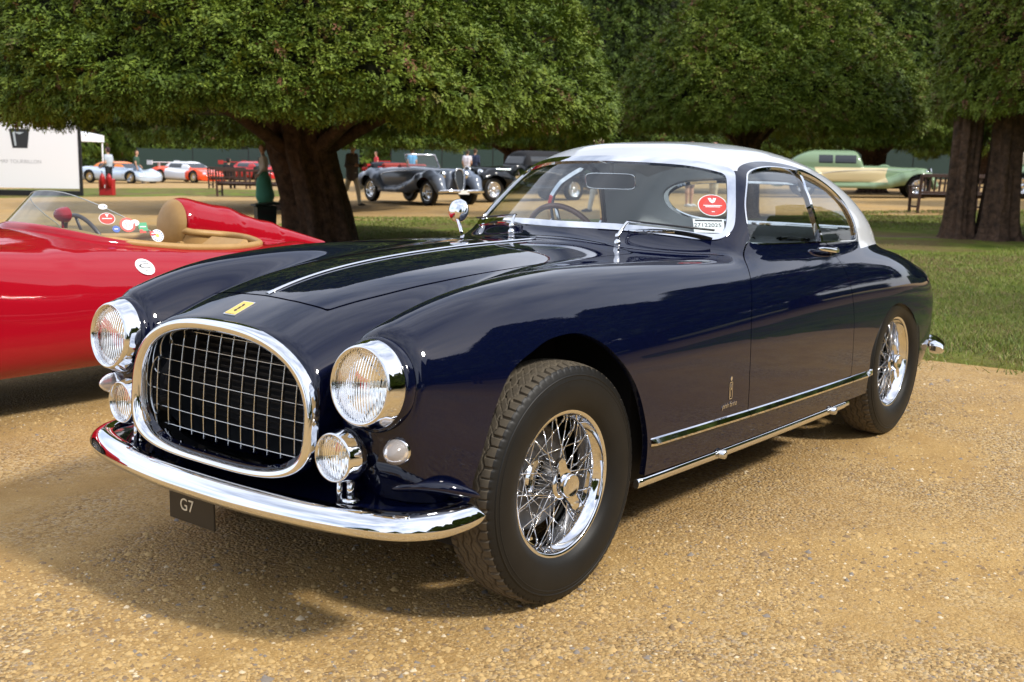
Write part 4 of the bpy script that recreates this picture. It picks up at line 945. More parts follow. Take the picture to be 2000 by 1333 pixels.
    for (cx_, cy_, lx, ly) in ((-.010, 0, .0016, .030), (.010, 0, .0016, .030), (0, .029, .011, .0016), (0, -.029, .011, .0016)):
        pb.prism([(cx_-lx, cy_-ly), (cx_+lx, cy_-ly), (cx_+lx, cy_+ly), (cx_-lx, cy_+ly)], 0, .0012, np.c_[[-1, 0, 0, 0], [0, 0, 1, 0], [*nn, 0], [*m_, 1]])
    Mf = np.c_[[-1, 0, 0, 0], [0, 0, 1, 0], [*nn, 0], [*m_, 1]]
    pb.prism([(-.006, -.022), (-.002, -.022), (-.001, .0), (.006, .004), (.004, .010), (0, .008), (.003, .018), (.007, .024), (.002, .024), (-.003, .012)], 0, .0012, Mf)
    pb.prism([(.007*math.cos(a), .042+.008*math.sin(a)) for a in np.linspace(0, 2*math.pi, 10, endpoint=False)], 0, .0012, Mf); pb.build('wing_emblem', CHROME, car)
    for s in (1, -1):
        zst = lambda x_: np.interp(x_, [-2.36, -1.054, -.386], [.358, .391, .410])
        for (xa, xb_) in ((-.386, -1.052), (-1.056, -2.064), (-2.070, -2.345)):
            q = MB(); xs_ = np.linspace(xa, xb_, 30); rows = []
            zz_ = zst(xs_); yA, yB, yC = coupe_side(xs_, zz_+.017), coupe_side(xs_, zz_), coupe_side(xs_, zz_-.014)
            for i, x_ in enumerate(xs_):
                z_ = float(zz_[i]); ta = min(1, .35+(xa-x_)/.03) if xa == -.386 else (min(1, .12+(x_-xb_)/.10) if xb_ < -2.3 else 1)
                y0 = yB[i]; rows.append([(x_, s*(yA[i]-.003), z_+.017), (x_, s*(y0+.006*ta), z_+.012), (x_, s*(y0+.015*ta), z_-.002), (x_, s*(y0+.012*ta), z_-.010), (x_, s*(yC[i]-.003), z_-.014)])
            q.grid(rows, flip=(s < 0), smooth=False); mcap = len(rows[0])
            q.F.append(tuple(range(mcap))); q.S.append(False); q.M.append(0); q.build('side_strip', CHROME, car)
        q = MB(); xs_ = np.linspace(-.345, -2.10, 40); zz_ = np.interp(xs_, [-2.1, -.345], [.253, .283]); yy_ = coupe_side(xs_, zz_+.03)-.012
        q.tube([(x_, s*y_, z_) for x_, y_, z_ in zip(xs_, yy_, zz_)], np.tile([[.0165, .011]], (40, 1)), 10, up=(0, 0, 1)); so = q.build('sill_tube', CHROME, car)
        for x_ in (-.885, -1.90):
            z_ = float(np.interp(x_, [-2.1, -.345], [.253, .283])); y_ = float(coupe_side(x_, z_+.03))-.012; c = MB(); c.lathe([(.0, .03), (.009, .03), (.016, .026), (.016, .0), (.021, -.004), (.021, -.02), (0, -.02)], 16, frame((0, s, 0), (x_, s*y_, z_), (0, 0, 1))); c.build('jacking_point', STEEL, so)
        # door handle
        hx = [-1.755, -1.80, -1.86, -1.92, -1.965]; q = MB(); pts = []
        for x_, off in zip(hx, (.020, .026, .027, .024, .018)):
            z_ = .945-.02*(x_+1.755)/(-.21)*1; y_ = float(coupe_side(x_, z_)); pts.append((x_, s*(y_+off), z_))
        q.tube(catmull(pts, 5), np.stack([np.interp(np.linspace(0, 1, 21), [0, .2, .8, 1], [.003, .009, .012, .010]), np.full(21, .007)], 1), 10, up=(0, 0, 1))
        y_ = float(coupe_side(-1.95, .929)); q.tube([(-1.95, s*(y_-.01), .929), (-1.95, s*(y_+.022), .929)], .011, 12); q.build('door_handle', CHROME, drs[s])
    # wipers, mirrors, stickers ---------------------------------------------------
    def wiper(piv, elbow, tip, flip):
        q = MB(); p, n0 = on_top(*piv)
        post_t = p+np.array([0, 0, .024]); q.tube([p-[0, 0, .01], p+[0, 0, .008], p+[0, 0, .011], post_t], [.015, .012, .007, .007], 12); q.lathe([(0, .012), (.008, .010), (.011, 0), (.008, -.009), (0, -.010)], 14, frame((0, 0, 1), post_t, (1, 0, 0)))
        def wsp(y_, z_, off):
            x_ = float(bis(lambda x: COUPE_F(x, np.full_like(x, y_), np.full_like(x, z_)), np.array([-1.7]), np.array([-.7]))[0]); nn = grad(COUPE_F, np.array([[x_, y_, z_]]), 1e-3)[0]; return np.array([x_, y_, z_])+nn/np.linalg.norm(nn)*off
        a1 = wsp(elbow[0], elbow[1], .03); t1 = wsp(tip[0], tip[1], .022)
        q.tube(catmull([post_t, (post_t+a1)/2+[0, 0, .006], a1], 6), .0065, 8); q.tube([a1, t1*.7+a1*.3], np.array([[.004, .009], [.003, .006]]), 8, up=(0, 0, 1)); q.build('wiper', CHROME, car)
        b_ = MB(); c0 = a1*.62+t1*.38; d_ = (t1-a1); ln = np.linalg.norm(d_); d_ /= ln
        b0, b1 = c0-d_*.10+[0, 0, .0], t1+d_*.07
        b_.tube([b0+[0, 0, .002], b1+[0, 0, .002]], np.array([[.004, .009]]*2), 6, up=(0, 0, 1)); b_.build('wiper_blade', BLACK, car)
    wiper((-.925, .287), (.28, 1.034), (.50, 1.022), 1); wiper((-.925, -.213), (-.235, 1.034), (-.46, 1.018), -1)
    q = MB(); c = np.array([-1.205, -.735, 1.048]); M = frame((1, .12, .12), c); q.lathe([(0, .020), (.030, .018), (.046, .010), (.052, 0), (.052, -.006), (.048, -.006), (0, -.004)], 32, M); q.tube(catmull([c+[.01, 0, -.03], c+[.015, .02, -.06], (-1.17, -.685, .955)], 5), .008, 8); q.build('wing_mirror', CHROME, car)
    q = MB(); M = frame((1, .25, -.25), (-1.295, .01, 1.20)); m2 = M.copy()
    q.add((np.array([[x_, y_, z_] for x_ in (0, .012) for y_, z_ in [(math.copysign(abs(math.cos(a))**.35, math.cos(a))*.105, math.copysign(abs(math.sin(a))**.35, math.sin(a))*.032) for a in np.linspace(0, 2*math.pi, 24, endpoint=False)]])@M[:3, :3].T+M[:3, 3]), [tuple(range(24))[::-1], tuple(range(24, 48))]+[(i, (i+1) % 24, 24+(i+1) % 24, 24+i) for i in range(24)])
    q.tube([(-1.295, .01, 1.23), (-1.315, .0, 1.282)], .006, 8); mi_ = q.build('interior_mirror', mat('mirror_grey', (.05, .055, .06), .3), car)
    q = MB(); q.tube([M[:3, :3]@np.array([.013, math.copysign(abs(math.cos(a))**.35, math.cos(a))*.105, math.copysign(abs(math.sin(a))**.35, math.sin(a))*.032])+M[:3, 3] for a in np.linspace(0, 2*math.pi, 32, endpoint=False)], .003, 6, closed=True); q.build('mirror_rim', CHROME, mi_)
    def sticker(px, py, poly, name, m_, off=-.0045):
        p, nn = coupe_hit(px, py); r_ = np.cross([0, 0, 1.], nn); r_ /= np.linalg.norm(r_); u_ = np.cross(nn, r_)
        Mx = np.c_[[*r_, 0], [*u_, 0], [*nn, 0], [*(p+nn*off), 1]]; q = MB(); q.prism(poly, -.0004, .0004, Mx); return q.build(name, m_, car), Mx
    circ = lambda r_, n_=36: [(r_*math.cos(a), r_*math.sin(a)) for a in np.linspace(0, 2*math.pi, n_, endpoint=False)]
    SW = mat('sticker_white', (.75, .75, .74), .5); SR = mat('sticker_red', (.62, .045, .03), .5)
    so, Mx = sticker(1392, 400, circ(.056), 'round_sticker', SW)
    q = MB(); q.prism(circ(.052), .0004, .0012, Mx); ro = q.build('sticker_face', SR, so)
    q = MB()
    for (w_, z_) in ((.070, -.002), (.056, -.009), (.012, -.034)): q.prism([(-w_/2, z_-.0018), (w_/2, z_-.0018), (w_/2, z_+.0018), (-w_/2, z_+.0018)], .0012, .0018, Mx)
    q.prism([(-.016, .036), (-.004, .036), (0, .02), (.004, .036), (.016, .036), (.009, .016), (0, .010), (-.009, .016)], .0012, .0018, Mx); q.build('sticker_print', SW, so)
    so, Mx = sticker(1385, 440, [(-.058, -.034), (.058, -.034), (.058, .034), (-.058, .034)], 'permit_label', SW)
    q = MB()
    q.prism([(-.05, .022), (.052, .022), (.052, .029), (-.05, .029)], .0004, .001, Mx)
    q.build('label_print', BLACK, so)
    text_mesh('27122025', .026, 'label_lettering', BLACK, so, Mx@np.array([[1, 0, 0, -.004], [0, 1, 0, .002], [0, 0, 1, .0008], [0, 0, 0, 1]]), .0002)
    # wheels -------------------------------------------------------------------------
    w0 = make_wheel(); w0.parent = car; w0.location = (0, .66, AXZ); w0.rotation_euler = (0, 0, -.0285)
    for (x_, y_, rz, rr) in ((-WB, .66, 0, .9), (0, -.66, math.pi-.0285, .3), (-WB, -.66, math.pi, 1.7)):
        c = copy_tree(w0, car); c.location = (x_, y_, AXZ); c.rotation_euler = (0, 0, rz)
    return car
build_coupe()
# ------------------------------------------------------------------ red open racing roadster beside the coupe (world x, local y about its centre line)
RY = -3.02
def roadster_field():
    kx = [1.75, 1.5, 1.1, .6, 0, -.4, -.9, -1.5, -2.0, -2.6, -3.0, -3.2]
    Ht = spline(kx, [.52, .66, .80, .86, .880, .880, .850, .805, .745, .63, .52, .43]); Hw = spline(kx, [.42, .56, .68, .735, .752, .752, .750, .752, .752, .70, .58, .45])
    def cap(x, y, z, pts, sy=1.0):
        d = None
        for (a, ra), (b, rb) in zip(pts[:-1], pts[1:]):
            a = np.array(a); b = np.array(b); ab = b-a; l2 = ab@ab; px, py, pz = x-a[0], (y-a[1])*sy, z-a[2]
            t = np.clip((px*ab[0]+py*ab[1]*sy+pz*ab[2])/l2, 0, 1); q = np.sqrt((px-t*ab[0])**2+(py-t*ab[1]*sy)**2+(pz-t*ab[2])**2)-(ra+(rb-ra)*t)
            d = q if d is None else smin(d, q, .06)
        return d
    def F(x, y, z):
        ys = y; y = np.abs(y); ht, hw = Ht(x), Hw(x); zc = .50; n = 2.45
        u = y/hw; up = z > zc; v = np.abs(z-zc)/np.where(up, ht-zc, .36); m = np.where(up, n, 2.9); r = (u**m+v**m+1e-9)**(1/m)
        gl = np.sqrt((u**(m-1)/hw)**2+(v**(m-1)/np.where(up, ht-zc, .36))**2+1e-12)*r**(1-m); B = (r-1)/np.maximum(gl, 1.3)
        B = smax(B, x-1.72+.4*y*y+.5*(z-.5)**2, .15); B = smax(B, -3.15+.4*y*y+.4*(z-.5)**2-x, .15)
        fd = cap(x, y, z, [((1.25, .56, .62), .16), ((.78, .56, .69), .185), ((.30, .56, .675), .175), ((-.3, .54, .63), .14), ((-.9, .52, .60), .12)])
        rd = cap(x, y, z, [((-1.1, .54, .58), .10), ((-1.75, .56, .585), .185), ((-2.3, .54, .54), .15), ((-2.8, .46, .47), .08)])
        B = smin(smin(B, fd, .12), rd, .12)
        hr = cap(x, ys, z, [((-1.52, -.20, .845), .165), ((-1.80, -.20, .80), .145), ((-2.15, -.19, .74), .10), ((-2.6, -.17, .66), .05)], 1.05)
        hr = smax(hr, x+1.455, .02)
        return smin(B, hr, .035)
    return F
def build_roadster(offset=(0, 0, 0), rz=0, colour=(.31, .004, .012), cname='racing_red', label='', full=True):
    car = empty('roadster', (0, RY, 0), 0, label, 'car')
    PAINT = mat(cname, colour, .05, 0, spec=.5); TAN = mat('tan_leather', (.42, .25, .085), .5, noise=(14, .5, (.34, .19, .06)), bump=(150, .2, .002))
    F = roadster_field(); h = .021
    P, Fc = surface_net(F, (-3.25, -.85, .10), (1.85, .85, 1.1), h, False); P, N = project(F, P, h); S = Shell(P, N, Fc)
    op = catmull([(-.50, .0), (-.52, .25), (-.62, .42), (-.88, .505), (-1.20, .525), (-1.45, .51), (-1.60, .42), (-1.66, .2), (-1.64, .06), (-1.50, .0), (-1.445, -.08), (-1.44, -.20), (-1.445, -.32), (-1.47, -.42), (-1.45, -.50), (-1.20, -.525), (-.88, -.505), (-.62, -.42), (-.52, -.25)], 6, closed=True)
    S.split('b', lambda x, y, z: .235-z); S.F = [f for f, t in zip(S.F, S.tags['b']) if t < 0]; S.tags = {}
    for cx in (.76, -1.78):
        S.split('a', lambda x, y, z: np.where(np.abs(y) > .35, np.hypot(x-cx, z-.33)-.37, 5)); S.F = [f for f, t in zip(S.F, S.tags['a']) if t > 0]; S.tags = {}
    S.split('o', lambda x, y, z: np.where((z > .62) & (x < -.2) & (x > -2), poly_sd(x, y, op), 5)); S.F = [f for f, t in zip(S.F, S.tags['o']) if t > 0]; S.tags = {}
    dz = lambda x, y, z: np.where((np.abs(y) > .30), np.abs(x+.795-.06*(z-.6)**2)-.0035, 5.)
    dz2 = lambda x, y, z: np.where((np.abs(y) > .30), np.abs(x+1.50)-.0035, 5.)
    for g in (dz, dz2): S.split('d', g); S.F = [f for f, t in zip(S.F, S.tags['d']) if t > 0]; S.tags = {}
    S.split('hd', lambda x, y, z: np.where((x > -.33) & (z > .6), np.abs(np.maximum(np.abs(y)-.40, x-1.2))-.003, 5.)); S.F = [f for f, t in zip(S.F, S.tags['hd']) if t > 0]; S.tags = {}
    C = np.array([S.P[f[0]] for f in S.F]); door = (C[:, 0] < -.795) & (C[:, 0] > -1.5) & (np.abs(C[:, 1]) > .3); lf = C[:, 1] > 0
    S.panel(~door & (C[:, 0] > -1.15), 'front_body', PAINT, car, lip=.015); S.panel(~door & (C[:, 0] <= -1.15) & (C[:, 2] < 5), 'rear_body', PAINT, car, lip=.015)
    for mk in (lf, ~lf): S.panel(door & mk, 'door', PAINT, car, lip=.015)
    ib = MB(); ib.box((-.7, 0, .24), (4.2, 1.0, .06)); ib.box((.45, 0, .45), (1.5, .72, .36)); ib.box((-2.2, 0, .42), (1.0, .72, .3)); ib.build('underbody', DARKGAP, car)
    def top(x, y): 
        x = np.atleast_1d(np.asarray(x, float)); y = np.broadcast_to(np.asarray(y, float), x.shape); return bis(lambda z: F(x, y, z), x*0+.5, x*0+1.1)
    zr = top(op[:, 0], op[:, 1]); zr = np.minimum(zr, .86); rim = MB(); rim.tube(np.c_[op, zr+.004], .021, 10, closed=True); rim.build('cockpit_trim', TAN, car)
    tb = MB(); G_ = []
    for k, (sc, dz_) in enumerate(((.985, -.005), (.96, -.2), (.93, -.42))): G_.append([((p[0]+1.05)*sc-1.05, p[1]*sc, (z if k == 0 else .78)+dz_) for p, z in zip(np.vstack([op, op[:1]]), np.r_[zr, zr[:1]])])
    tb.grid(G_); tb.build('cockpit_lining', TAN, car)
    fl = MB(); fl.box((-1.05, 0, .33), (1.15, .98, .03)); fl.build('cockpit_floor', TAN, car)
    for yy in (.27, -.24):
        st = MB(); st.box((-1.18, yy, .45), (.45, .42, .14), bevel=.05); st.box((-1.46, yy, .62), (.14, .42, .36), rot=Euler((0, R(-14), 0)).to_matrix(), bevel=.06); st.build('seat', TAN, car)
    hp = MB(); M = frame((1, 0, .12), (-1.452, -.20, .855)); rows = []
    for t in np.linspace(0, 1, 7): rows.append([(M[:3, :3]@np.array([.05*math.sqrt(1-t*t*.98), .148*t*math.cos(a), .148*t*math.sin(a)])+M[:3, 3]) for a in np.linspace(0, 2*math.pi, 33)])
    hp.grid(rows, flip=True); hp.build('headrest', TAN, car)
    # wrap-round perspex screen: ruled ribbon with red riveted foot
    bx = catmull([(-.885, .500), (-.72, .478), (-.57, .430), (-.45, .325), (-.385, .17), (-.37, 0), (-.385, -.17), (-.45, -.325), (-.57, -.43), (-.72, -.478), (-.885, -.50)], 8)
    bz = top(bx[:, 0], bx[:, 1])-.004; s_ = np.linspace(-1, 1, len(bx)); hh = .045+.145*(1-np.abs(s_)**3.2)
    out = bx-np.array([-1.15, 0]); out /= np.linalg.norm(out, axis=1)[:, None]
    def rib(t): return np.c_[bx-out*(hh*t*np.array(1.05)*(.35+.65*(1-np.abs(s_)**1.5)))[:, None], bz+hh*t]
    PLEX = glass_mat('perspex', (.80, .86, .86), 1.0, 1.48)
    gl = MB(); gl.grid([rib(t) for t in np.linspace(.02, 1, 9)]); so = gl.build('perspex_screen', PLEX, car)
    ft = MB(); ft.grid([rib(0)+np.c_[out*.012, np.zeros(len(bx))], rib(.0)+np.c_[out*.006, np.full(len(bx), .022)], rib(.17)+np.c_[out*.004, np.zeros(len(bx))]]); ft.build('screen_flange', PAINT, car)
    rv = MB()
    for i in range(2, len(bx)-2, 4):
        p = rib(.09)[i]+np.r_[out[i]*.009, 0]; rv.lathe([(0, .004), (.006, .003), (.0075, 0)], 8, frame((*out[i], .25), p))
    rv.build('rivets', mat('rivet_alloy', (.75, .74, .72), .3, .7), so); 
    eg = MB(); eg.tube(rib(1.0), .0028, 6); eg.build('screen_edge', mat('perspex_edge', (.6, .66, .66), .2, trans=.5), so)
    # mirror pod and steering wheel behind the screen
    mp_ = MB(); c = np.array([-.61, .07, .945]); rows = [[(c[0]+.062*math.sqrt(max(0, 1-t*t))*(1 if True else 1), c[1]+.060*t*math.cos(a), c[2]+.042*t*math.sin(a)) for a in np.linspace(0, 2*math.pi, 21)] for t in np.linspace(0, 1, 7)]; mp_.grid(rows, flip=True)
    mp_.add([(c[0], c[1]+.060*math.cos(a), c[2]+.042*math.sin(a)) for a in np.linspace(0, 2*math.pi, 20, endpoint=False)], [tuple(range(20))]); mp_.tube([c+[.02, 0, -.03], c+[.02, 0, -.095]], .007, 8); mp_.build('mirror_pod', PAINT, car)
    sw = MB(); Ms = frame((-.93, 0, .36), (-.90, -.22, .745)); sw.tube([Ms[:3, :3]@np.array([0, .19*math.cos(a), .19*math.sin(a)])+Ms[:3, 3] for a in np.linspace(0, 2*math.pi, 40, endpoint=False)], .012, 8, closed=True)
    for a in (R(90), R(210), R(330)): sw.tube([Ms[:3, 3], Ms[:3, :3]@np.array([0, .19*math.cos(a), .19*math.sin(a)])+Ms[:3, 3]], .009, 6)
    sw.tube([Ms[:3, 3], Ms[:3, 3]+np.array([.30, 0, -.12])], .018, 8); sw.build('steering_wheel', mat('wheel_rim_dark', (.06, .05, .05), .35), car)
    # wheels
    w0 = [o for o in COL.objects if o.name == 'wheel'][0]
    for (x_, y_, rot) in ((.76, .60, 0), (-1.78, .60, 0), (.76, -.60, math.pi), (-1.78, -.60, math.pi)):
        c = copy_tree(w0, car); c.location = (x_, y_, .33); c.rotation_euler = (0, 0, rot); c.scale = (.932, .932, .932)
    for s in (1, -1):
        hl = MB(); hl.lathe([(0, .045), (.05, .035), (.075, .01), (.085, -.01), (.085, -.03)], 28, frame((1, s*.15, .3), (1.40, s*.53, .60))); hl.build('headlight', GLASS, car)
    gr = MB(); gr.tube([(1.70-.4*(.26*math.cos(a))**2, .26*math.cos(a), .45+.10*math.sin(a)) for a in np.linspace(0, 2*math.pi, 36, endpoint=False)], .012, 8, closed=True); gr.build('air_intake_ring', CHROME, car)
    if full:                          # stickers
        SW = MATS['sticker_white']; SR = MATS['sticker_red']; BL = mat('sticker_blue', (.02, .08, .35), .5); GN = mat('sticker_green', (.03, .30, .13), .5); YE = mat('sticker_yellow', (.75, .62, .08), .5)
        circ = lambda r_, n_=28, e=1.0: [(r_*math.cos(a), r_*e*math.sin(a)) for a in np.linspace(0, 2*math.pi, n_, endpoint=False)]
        rect = lambda a, b: [(-a, -b), (a, -b), (a, b), (-a, b)]
        G9 = np.array([rib(t) for t in np.linspace(.0, 1, 40)]); Wp = G9+np.array([0, RY, 0]); d = Wp-np.array(CAM_POS); 
        def on_screen(px, py):
            r_ = ray(px, py); k = d@r_; ds = np.linalg.norm(d-k[..., None]*r_, axis=-1); ds = np.where(G9[..., 1] > .0, ds, 9); i, j = np.unravel_index(np.argmin(ds), ds.shape)
            p = G9[i, j]; tu = G9[i, min(j+1, len(bx)-1)]-G9[i, max(j-1, 0)]; tv = G9[min(i+1, 39), j]-G9[max(i-1, 0), j]; n = np.cross(tu, tv); n /= np.linalg.norm(n)
            if n@(np.array(CAM_POS)-p-np.array([0, RY, 0])) < 0: n = -n
            rr = np.cross([0, 0, 1.], n); rr /= np.linalg.norm(rr); uu = np.cross(n, rr); return np.c_[[*rr, 0], [*uu, 0], [*n, 0], [*(p+n*.002), 1]]
        def stk(px, py, layers, name='sticker'):
            M = on_screen(px, py); o = None
            for k, (poly, m_) in enumerate(layers):
                q = MB(); q.prism(poly, k*.0006, k*.0006+.0008, M); b = q.build(name if o is None else 'sticker_print', m_, o or car); o = o or b
            return o, M
        T_ = lambda M, x, y, z: M@np.array([[1, 0, 0, x], [0, 1, 0, y], [0, 0, 1, z], [0, 0, 0, 1.]])
        o, M = stk(205, 401, [(circ(.022, e=.75), SW)]); text_mesh('536', .018, 'sticker_lettering', BL, o, T_(M, 0, 0, .001), .0002)
        o, M = stk(206, 428, [(circ(.040, e=.85), SW), (circ(.037, e=.85), SR), (rect(.024, .0025), SW), ([(-.008, .025), (.010, .025), (.001, .006)], SW)])
        stk(224, 447, [(circ(.020, 10), BL), (rect(.010, .002), SW)])
        o, M = stk(250, 440, [(circ(.040), SR), (circ(.028), SW)]); text_mesh('51', .034, 'sticker_lettering', SR, o, T_(M, 0, 0, .0018), .0002)
        o, M = stk(269, 421, [(circ(.023, e=.75), SW)]); text_mesh('C', .026, 'sticker_lettering', BLACK, o, T_(M, 0, 0, .001), .0002)
        stk(289, 433, [(rect(.024, .023), GN), (rect(.017, .0022), SW)]); stk(314, 438, [(rect(.025, .012), SR), (rect(.018, .0022), SW)]); stk(281, 452, [(rect(.017, .010), SR)])
        o, M = stk(312, 460, [(circ(.034), SW), (circ(.010), YE)])
        q = MB()
        for a in np.linspace(0, 2*math.pi, 14, endpoint=False): q.prism([(x+.026*math.cos(a), y+.026*math.sin(a)) for x, y in rect(.003, .003)], .0008, .0014, M)
        q.build('sticker_print', BL, o)
        yb = lambda x, z: float(bis(lambda y: F(np.array([x]), y, np.array([z])), np.array([.3]), np.array([1.]))[0])
        r_ = ray(283, 522); tt = np.linspace(2, 7, 4000); pp = np.array(CAM_POS)+r_*tt[:, None]-np.array([0, RY, 0]); i = np.nonzero(F(*pp.T) < 0)[0][0]; p = pp[i]; n = grad(F, p[None], 1e-3)[0]; n /= np.linalg.norm(n)
        rr = np.cross([0, 0, 1.], n); rr /= np.linalg.norm(rr); uu = np.cross(n, rr); M = np.c_[[*rr, 0], [*uu, 0], [*n, 0], [*(p+n*.0012), 1]]
        q = MB(); q.prism(circ(.052, 40), 0, .0012, M); o = q.build('round_sticker', SW, car)
        text_mesh('C', .070, 'sticker_lettering', BLACK, o, M@np.array([[1.5, 0, 0, 0], [0, .62, 0, .004], [0, 0, 1, .0016], [0, 0, 0, 1]]), .0003); text_mesh('92', .024, 'sticker_lettering', BLACK, o, T_(M, 0, -.028, .0016), .0003)
        q = MB(); q.prism([(x+.004, y+.032) for x, y in rect(.022, .004)], .0012, .0018, M); q.prism([(x, y-.044) for x, y in rect(.010, .002)], .0012, .0018, M); q.build('sticker_print', mat('print_grey', (.3, .3, .32), .6), o)
    return car
build_roadster(label='red open racing roadster with perspex screen and tan headrest')
# ------------------------------------------------------------------ background: cars, people, furniture
def chain(x, y, z, pts, sy=1.0, k=.06):      # smooth chain of round cones, pts: ((x,y,z), r)
    d = None
    for (a, ra), (b, rb) in zip(pts[:-1], pts[1:]):
        a = np.array(a, float); b = np.array(b, float); ab = b-a; l2 = max(ab@ab, 1e-9); px, py, pz = x-a[0], y-a[1], z-a[2]
        t = np.clip((px*ab[0]+py*ab[1]+pz*ab[2])/l2, 0, 1); q = np.sqrt((px-t*ab[0])**2+((py-t*ab[1])*sy)**2+(pz-t*ab[2])**2)-(ra+(rb-ra)*t)
        d = q if d is None else smin(d, q, k)
    return d
def sbox(u, v, a, b, n):                      # superellipse pseudo-distance
    p = np.abs(u)/a; q = np.abs(v)/b; r = (p**n+q**n+1e-9)**(1/n); g = np.sqrt((p**(n-1)/a)**2+(q**(n-1)/b)**2+1e-12)*r**(1-n); return (r-1)/np.maximum(g, 1.2)
def heading(right, toward):                   # yaw of a car whose nose points right / towards the camera in the picture
    v = RT2*right-FW2*toward; return math.atan2(v[1], v[0])
def simple_wheel(parent, x, y, r, side, hub, white=False):
    M = frame((0, side, 0), (x, y, r)); q = MB(); q.lathe([(r*.62, -.07), (r*.80, -.085), (r*.96, -.075), (r, -.05), (r, .05), (r*.96, .075), (r*.80, .085), (r*.62, .07)], 28, M); w_ = q.build('wheel', RUBBER, parent)
    q = MB(); q.lathe([(r*.64, .07), (r*.62, .078), (r*.56, .05), (r*.52, .02), (r*.2, .03)], 28, M); q.build('rim', hub, w_)
    q = MB(); q.lathe([(0, .075), (r*.14, .07), (r*.2, .05), (r*.22, .02)], 18, M); q.build('hub_cap', CHROME, w_)
    if hub is not CHROME or True:
        q = MB()
        for k in range(18):
            a = 2*math.pi*k/18; b = a+(.5 if k % 2 else -.5); q.tube([(x+r*.56*math.cos(a), y+side*.045, r+r*.56*math.sin(a)), (x+r*.16*math.cos(b), y+side*.06, r+r*.16*math.sin(b))], .006, 4)
        q.build('wire_spokes', CHROME, w_)
    q = MB(); q.lathe([(r*.6, -.06), (0, -.06)], 20, M); q.build('drum', DARKGAP, w_)
    return w_
DARKGLASS = mat('dark_glass', (.03, .035, .04), .05, 0, spec=.7)
def shell_car(name, label, F, lo, hi, h, parent_loc, rz, regions, group=None, cut=None):
    # regions: (part name, material, mask(C)) in order, the rest falls to the last entry
    car = empty(name, tuple(parent_loc), rz, label, 'car', group)
    P, Fc = surface_net(F, lo, hi, h); P, N = project(F, P, h); S = Shell(P, N, Fc)
    for g in (cut or []): S.split('c', g); S.F = [f for f, t in zip(S.F, S.tags['c']) if t > 0]; S.tags = {}
    lines = [r_[3] for r_ in regions if len(r_) > 3 and r_[3] is not None]
    for i, g in enumerate(lines): S.split('l%d' % i, g)
    C = np.array([np.mean([S.P[i] for i in f], axis=0) for f in S.F]); left = np.ones(len(C), bool)
    for r_ in regions:
        m = r_[2](C) & left; left &= ~m
        if not m.any(): continue
        S.panel(m, r_[0], r_[1], car, lip=.01)
    return car
